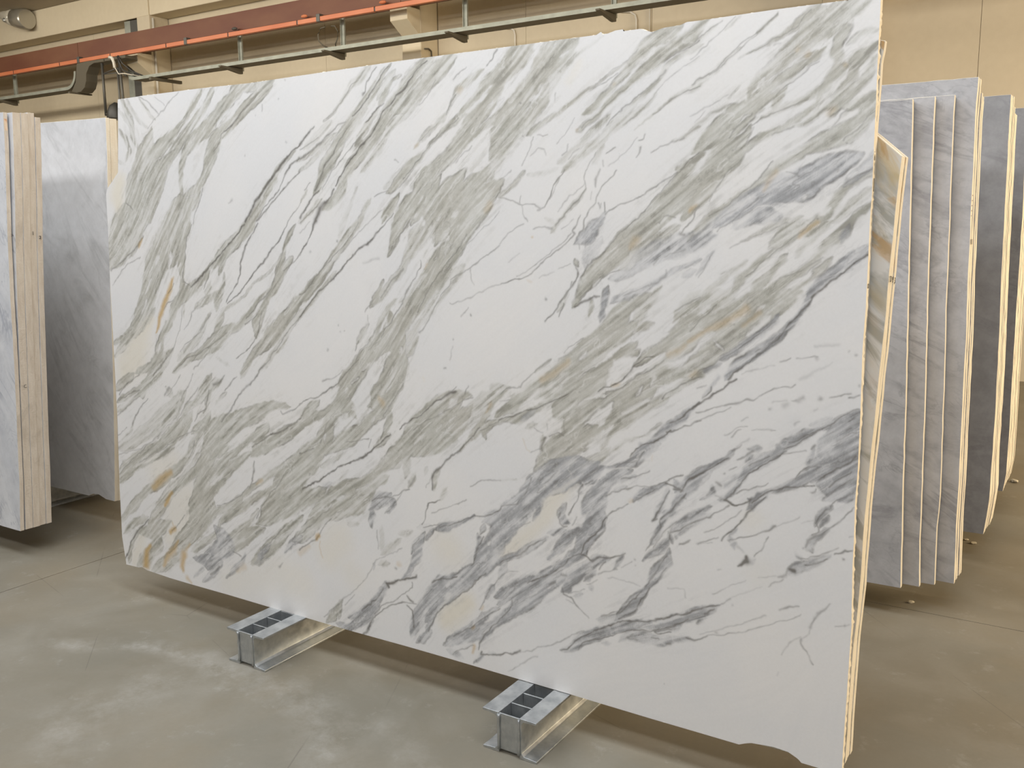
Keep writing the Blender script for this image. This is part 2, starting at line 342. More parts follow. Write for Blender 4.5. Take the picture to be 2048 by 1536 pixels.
# riser side cover (broad dark curved sheet) and upper run
pr = [(-14.02, ZT-.03), (-13.90, ZT-.06), (-13.78, ZT-.055), (-13.68, ZT), (-13.63, ZT+.09), (-13.61, ZT+.20), (-13.52, ZT+.30), (-13.40, ZT+.335), (-13.12, ZT+.33), (-13.12, ZT+.375), (-13.62, ZT+.38), (-13.83, ZT+.37), (-13.86, ZT+.26), (-13.90, ZT+.10)]
add_strip(bm, pr, 9.16, 9.36); obj('riser_cover', bm, M['tray_dark'], tl, .006)
bm = bmesh.new(); add_box(bm, -13.14, -12.62, 9.16, 9.36, ZT+.335, ZT+.375); obj('upper_run', bm, M['tray_dark'], tl)
hanger(tl, -15.96, ZT)
bm = bmesh.new(); add_box(bm, -13.93, -13.88, 9.04, 9.42, ZT-.075, ZT-.055); obj('support_arm', bm, M['tray_dark'], tl)
# loose cables between the two trays
for i, pts in enumerate(([(-12.70, 9.08, 4.06), (-12.66, 9.08, 3.98), (-12.60, 9.08, 3.86), (-12.45, 9.2, 3.76)],
                         [(-12.68, 9.08, 4.07), (-12.60, 9.09, 3.95), (-12.48, 9.15, 3.84), (-12.30, 9.22, 3.76)],
                         [(-12.74, 9.04, 4.04), (-12.72, 9.04, 3.9), (-12.64, 9.04, 3.8), (-12.54, 9.05, 3.80), (-12.38, 9.24, 3.765)])):
    bm = bmesh.new(); add_tube(bm, pts, .010 if i < 2 else .007, 8)
    tag(obj('cable', bm, M['black_plastic'] if i < 2 else M['white_pvc']), ['dark cable hanging beside the post into the long tray', 'dark cable curving down to the right into the long tray', 'pale thin cable drooping into the end of the long tray'][i], 'cable', None)
bm = bmesh.new(); add_tube(bm, [(-12.86, 9.06, 4.06), (-12.80, 9.06, 4.05), (-12.76, 9.06, 3.98), (-12.75, 9.06, 3.90)], .022, 10)
tag(obj('pipe_elbow', bm, M['white_pvc']), 'short white pipe elbow under the crane beam by the left column', 'pipe')
bm = bmesh.new()
for s in (-1, 1):
    add_tube(bm, [(-8.53+s*.05, 9.14, 4.0), (-8.53+s*.12, 9.13, 3.99), (-8.53+s*.17, 9.13, 3.92), (-8.53+s*.16, 9.13, 3.84), (-8.53+s*.10, 9.15, 3.78), (-8.53+s*.06, 9.2, 3.755)], .008, 8)
tag(obj('cable_loop', bm, M['tray_dark']), 'thin cable loop around the hanger post of the tray', 'cable')
# rod frame with small dark lamp
rf = empty('rod_frame', (-13, 9.2, 3.25)); tag(rf, 'thin dark rod frame hanging from the trays above the left slabs', 'frame')
def rod(p, q, r=.013):
    bm = bmesh.new(); add_tube(bm, [Vector(p)-Vector((-13, 9.2, 3.25)), Vector(q)-Vector((-13, 9.2, 3.25))], r, 8); obj('rod', bm, M['dark_steel'], rf)
rod((-13.25, 9.2, 4.035), (-13.25, 9.2, 3.26), .02); rod((-12.88, 9.2, 3.93), (-12.88, 9.2, 3.05), .017); rod((-12.74, 9.135, 4.06), (-12.70, 9.14, 3.05), .02)
rod((-13.25, 9.2, 3.875), (-12.88, 9.2, 3.93), .010); rod((-13.25, 9.2, 3.87), (-12.88, 9.2, 3.86), .008); rod((-12.88, 9.2, 3.93), (-12.68, 9.2, 3.79), .013)
rod((-13.25, 9.2, 3.285), (-13.155, 9.2, 3.28), .016)
bm = bmesh.new()
add_tube(bm, [(-13.03, 9.2, 3.19), (-13.03, 9.2, 3.22), (-13.02, 9.2, 3.30), (-13.0, 9.2, 3.38), (-12.98, 9.2, 3.43)], [.12, .12, .115, .085, .03], 20)
tag(obj('spotlight', bm, M['black_plastic']), 'small dark domed lamp held by the rod frame above the slabs', 'lamp')
# glass lamp on the lintel
lp = empty('ceiling_lamp', (-15.95, 9.5, 5.07)); tag(lp, 'glass and metal high wall lamp under the ceiling at far left', 'lamp')
bm = bmesh.new(); add_tube(bm, [(.36, .0, -.06), (.33, .0, -.06), (.20, .0, -.04), (.05, -.02, -.01)], [.15, .165, .165, .15], 20); obj('lamp_housing', bm, M['lamp_metal'], lp)
bm = bmesh.new(); add_tube(bm, [(.06, -.02, -.01), (-.08, -.03, .01), (-.22, -.04, .05), (-.33, -.04, .085), (-.42, -.04, .11)], [.148, .125, .095, .06, .02], 20); obj('glass_cone', bm, M['lamp_glass'], lp)
bm = bmesh.new(); add_box(bm, .10, .20, .10, .158, -.05, .08); obj('wall_bracket', bm, M['lamp_metal'], lp, .005)
bm = bmesh.new(); bmesh.ops.create_uvsphere(bm, u_segments=12, v_segments=8, radius=.035); bmesh.ops.translate(bm, verts=bm.verts, vec=(-.06, -.15, -.05)); obj('reflector_stud', bm, M['galvanised_steel'], lp)

# ---------------------------------------------------------------- steel skids
def skid(xc, y0, y1, label):
    hw = .091; e = empty('steel_skid', (xc, y0, 0)); tag(e, label, 'support beam', 'galvanised skids under the marble')
    L = y1-y0
    for s in (-1, 1):
        bm = bmesh.new()
        w = s*.035; o = s*hw
        pr = [(w, 0), (o, 0), (o, .007), (w+s*.014, .010), (w+s*.0065, .018), (w+s*.0065, .108), (w+s*.014, .1155), (o, .1175), (o, .1245), (w, .1245)]
        a = [bm.verts.new((x, 0, z)) for x, z in pr]; b = [bm.verts.new((x, L, z)) for x, z in pr]; n = len(pr)
        for i in range(n): bm.faces.new((a[i], b[i], b[(i+1) % n], a[(i+1) % n]))
        bm.faces.new(a); bm.faces.new(b[::-1]); obj('channel', bm, M['galvanised_steel'], e, .0012)
    y = .001
    while y < L:
        bm = bmesh.new(); add_box(bm, -.0345, .0345, y, y+.005, .012, .1225); obj('spacer_plate', bm, M['galvanised_steel'], e, .001)
        y += .0665
    for s in (-1, 1):
        bm = bmesh.new(); add_tube(bm, [(s*.034, -.0015, z+random.uniform(-.001, .001)) for z in np.linspace(.012, .121, 9)], [random.uniform(.0028, .0055) for _ in range(9)], 6); obj('weld_bead', bm, M['galvanised_steel'], e)
    return e
skid(-1.360, 2.082, 3.45, 'galvanised twin channel skid under the right half of the large veined slab')
skid(-2.445, 2.076, 3.45, 'galvanised twin channel skid under the left half of the large veined slab')
skid(-1.45, 3.56, 5.2, 'galvanised skid hidden under the grey slab stack behind the large slab')
skid(-2.9, 3.56, 5.2, 'farther galvanised skid under the grey slabs behind the large slab')
skid(-4.95, 2.08, 3.3, 'galvanised skid under the slabs at the left edge')
skid(-6.3, 2.08, 3.3, 'outermost galvanised skid under the slabs beyond the left edge')
skid(-1.3, 5.28, 6.9, 'galvanised skid under the farthest slab stack')
skid(-2.8, 5.28, 6.9, 'second galvanised skid under the farthest slab stack')

# ---------------------------------------------------------------- plain slabs
TL = math.tan(R(3.5)); HB = .126
def slab(outline, y0, th, mats, label, group=None, lean=TL, rough=.0010, marks=(), name='marble_slab'):
    """outline: (x,z) loop on the leaning front plane that passes y0 at z=HB"""
    pts = []
    n = len(outline)
    for i in range(n):
        a, b = outline[i], outline[(i+1) % n]; d = math.hypot(b[0]-a[0], b[1]-a[1]); k = max(1, int(d/.045))
        for q in range(k):
            tt = q/k; jx = random.uniform(-rough, rough) if 0 < tt else 0; jz = random.uniform(-rough, rough) if 0 < tt else 0
            pts.append((a[0]+(b[0]-a[0])*tt+jx, a[1]+(b[1]-a[1])*tt+jz))
    bm = bmesh.new(); ch = .0009
    cx = sum(p[0] for p in pts)/len(pts); cz = sum(p[1] for p in pts)/len(pts)
    def ring(dy, inset):
        r = []
        for x, z in pts:
            s = inset
            r.append(bm.verts.new((x-math.copysign(s, x-cx) if abs(x-cx) > .2 else x, y0+(z-HB)*lean+dy, z-math.copysign(s, z-cz) if abs(z-cz) > .2 and z-cz > 0 else z)))
        return r
    A = ring(0, ch); B_ = ring(ch, 0); C = ring(th-ch, 0); D = ring(th, ch); m_ = len(pts)
    f = bm.faces.new(A); f.material_index = 0; f = bm.faces.new(D[::-1]); f.material_index = 0
    for P, Q, mi in ((A, B_, 1), (B_, C, 1), (C, D, 1)):
        for i in range(m_):
            f = bm.faces.new((P[i], P[(i+1) % m_], Q[(i+1) % m_], Q[i])); f.material_index = mi
    e = obj(name, bm, mats); tag(e, label, 'marble slab', group)
    return e
def path_outline(right, left_x, top_z, bot_z=HB):
    """right: points top to bottom on the right edge"""
    r = list(right)
    return [(left_x, bot_z), (r[-1][0], r[-1][1])] + r[:-1][::-1] + [(left_x, top_z)]
GR = [M['carrara_grey'], M['sawn_edge']]; GD = [M['carrara_grey'], M['sawn_edge']]
BL = [M['bluish_marble'], M['sawn_edge']]; WV = [M['white_veined'], M['sawn_edge_pink']]; OC = [M['ochre_marble'], M['sawn_edge']]

# slabs directly behind the main slab
s2 = slab([(-3.30, HB), (-.497, HB), (-.4975, 1.0), (-.5045, 1.70), (-.5025, 1.872), (-.4985, 1.90), (-.497, 1.921), (-.56, 1.935), (-3.25, 1.95)], 2.3025, .020, OC, 'marble slab pressed against the back of the large veined slab, only its cream edge showing')
S3 = []
sR = [(-0.4478, 1.6556), (-0.4523, 1.5696), (-0.457, 1.4317), (-0.4619, 1.2371), (-0.4699, 1.0131), (-0.4746, 0.8988), (-0.4781, 0.7818), (-0.479, 0.5811), (-0.4852, 0.4436), (-0.4871, 0.2704), (-0.4868, 0.1627), (-0.4864, 0.114)]
for k in range(3):
    dx = (0, -.001, .0015)[k]
    o = [(-3.2, HB), (-.4870+dx, HB)] + [(x+dx, z) for x, z in sR[:-1][::-1] if z > .15] + [(-.5123+dx, 1.7116), (-.598, 1.7799), (-.80, 1.92), (-3.2, 1.93)]
    S3.append(slab(o, 2.328+k*.0245, .0235, OC, ['ochre and grey veined slab with a cut sloping corner, behind the large veined slab',
         'cream edged slab in the middle of the three behind the large slab', 'rearmost cream edged slab of the three behind the large slab'][k]))

ORD = 'first second third fourth fifth sixth seventh eighth ninth tenth eleventh twelfth thirteenth fourteenth'.split()
# right hand stack of grey slabs
STK = [('ra', [(-.670, 1.942), (-.662, 1.761), (-.652, 1.527), (-.639, 1.222), (-.624, .88), (-.612, .524), (-.604, .359), (-.594, .127)], 3.650, 'frontmost grey slab of the right stack'),
       ('rb', [(-.603, 1.951), (-.602, 1.885), (-.593, 1.582), (-.582, 1.274), (-.564, .852), (-.552, .482), (-.547, .304), (-.536, .127)], 3.700, 'grey slab whose edge is the second cream line of the right stack'),
       ('rc', [(-.544, 1.957), (-.544, 1.886), (-.539, 1.723), (-.529, 1.416), (-.522, 1.176), (-.512, .972), (-.494, .478), (-.497, .349), (-.490, .127)], 3.750, 'grey slab whose edge is the third cream line of the right stack')]
for nm, r, y, lb in STK:
    tz = r[0][1]-.0
    slab(path_outline(r, -3.5, tz+.006), y, .0245, GR, lb)
    slab(path_outline([(x-.002, z-.004) for x, z in r[:-1]]+[(r[-1][0]-.002, .127)], -3.5, tz-.001), y+.025, .0235, GR, 'thin grey slab paired behind the '+{'ra': 'frontmost slab of the right stack', 'rb': 'second cream line of the right stack', 'rc': 'third cream line of the right stack'}[nm])
rd = [(-.476, 2.020), (-.477, 1.885), (-.470, 1.652), (-.460, 1.271), (-.453, 1.116), (-.445, .773), (-.438, .532), (-.436, .345), (-.428, .127)]
tall = []
for k in range(7):
    dz = 0 if k < 4 else -.045-.012*(k-4); dx = (0, -.0015, .001, -.001, .004, .006, .004)[k]
    r = [(x+dx, z) for x, z in rd]; r[0] = (r[0][0], r[0][1]+dz)
    tall.append(slab(path_outline(r, -3.6, 2.025+dz), 3.800+k*.0252, .0245, GR, 'tallest grey slab, front of the thick cream bundle in the right stack' if k == 0 else ORD[k]+' slab from the front in the thick cream edged bundle at right', 'slabs in the thick bundle of the right stack'))
r2 = [(-.431, 2.030), (-.430, 1.970), (-.428, 1.831), (-.424, 1.725), (-.421, 1.561), (-.409, 1.164), (-.399, .892), (-.395, .721), (-.392, .461), (-.390, .287), (-.395, .213), (-.403, .127)]
for k in range(9):
    dz = (0, 0, -.003, .002, -.03, -.035, -.06, -.06, -.065)[k]; dx = random.uniform(-.0025, .0025) if k else 0
    g = .012 if k > 5 else 0
    r = [(x+dx+(.006 if k > 3 and z < .3 else 0), z) for x, z in r2]; r[0] = (r[0][0], r[0][1]+dz)
    slab(path_outline(r, -3.5, 2.03+dz), 4.500+k*.0315+g, .030, [M['dark_carrara'], M['sawn_edge']], 'dull grey slab, front of the second stack at far right' if k == 0 else ORD[k]+' cream edged slab from the front in the second stack at far right', 'slabs in the second stack at far right')
r3 = [(-.430, 2.054), (-.414, 1.57), (-.402, .856), (-.394, .524), (-.390, .221), (-.400, .127)]
for k in range(14):
    dx = random.uniform(-.003, .003) if k else 0; g = .02 if k > 6 else 0
    r = [(x+dx, z) for x, z in r3]
    slab(path_outline(r, -3.4, 2.05), 5.300+k*.0315+g, .030, [M['dark_carrara'], M['sawn_edge']], 'grey slab, front of the farthest stack at the right edge' if k == 0 else ORD[k]+' cream edged slab from the front in the farthest stack at the right', 'slabs in the farthest stack')

# left hand stack
lA = [(-4.219, 2.030), (-4.215, 1.866), (-4.222, 1.514), (-4.219, 1.2), (-4.209, .928), (-4.206, .511), (-4.204, .371), (-4.212, .127)]
a0 = slab(path_outline(lA, -6.9, 2.03), 2.300, .019, WV, 'front slab at the left edge, pale grey veined face and pinkish edge')
bm = bmesh.new(); add_box(bm, -.006, .0007, 0, .012, -.075, .002); st = obj('rusty_stain_edge', bm, M['rust_edge'], a0); st.location = (-4.2175, 2.300+(2.0-HB)*TL+.002, 2.0); st['label'] = 'rusty orange stained top of the edge'
lB = [(-4.191, 2.030), (-4.191, 1.866), (-4.198, 1.602), (-4.206, 1.424), (-4.209, 1.199), (-4.211, .924), (-4.212, .505), (-4.210, .364), (-4.213, .127)]
names = ['second', 'third', 'fourth', 'fifth']; ys = [2.326, 2.363, 2.397, 2.429]; th = [.036, .033, .031, .026]; left = []
for k in range(4):
    dx = (0, .002, -.003, .001)[k]; dz = (0, .001, .006, -.012)[k]
    r = [(x+dx, z) for x, z in lB]; r[0] = (r[0][0], r[0][1]+dz)
    left.append(slab(path_outline(r, -6.9, 2.03+dz), ys[k], th[k], WV, names[k]+' slab from the front in the left stack, shown by its pinkish sawn edge'))
lC = [(-4.252, 2.056), (-4.247, 1.899), (-4.252, 1.519), (-4.247, .91), (-4.252, .41), (-4.262, .127)]
lCb = [(-6.9, HB), (-4.806, HB), (-4.608, HB), (-4.484, .125), (-4.448, .140), (-4.396, .144), (-4.336, .128)]
for k, (y, tt) in enumerate(((2.830, .020), (2.8515, .039))):
    r = [(x-.001*k, z-.002*k) for x, z in lC]
    slab(lCb+r[::-1]+[(-6.9, 2.11)], y, tt, BL, ['bluish white slab standing between the left stack and the large veined slab', 'cream edged slab right behind the bluish white slab at left'][k])

for k in range(10):  # unseen slabs added to keep light off the floor behind
    slab([(-6.9, HB), (-4.75, HB), (-4.74, 1.0), (-4.76, 1.93), (-6.9, 1.95)], 2.895+k*.031, .029, BL, 'unseen marble slab added behind the bluish white slab at left to block light', 'unseen slabs added to block light')

# ink marks written on the sawn edges
text_part('26', (-4.2008, 2.3095+(1.49-HB)*TL, 1.49), .015, a0, .8)
text_part('1', (-4.2005, left[0] and 2.440+(1.49-HB)*TL-.032, 1.497), .024, left[3]); text_part('2', (-4.2000, 2.441+(1.48-HB)*TL, 1.478), .020, left[3], 1.3)
text_part('C', (-4.2040, 2.345+(.80-HB)*TL, .80), .022, left[0], 1.)
mk = bpy.data.objects['marble_slab.003'] if 'marble_slab.003' in bpy.data.objects else a0

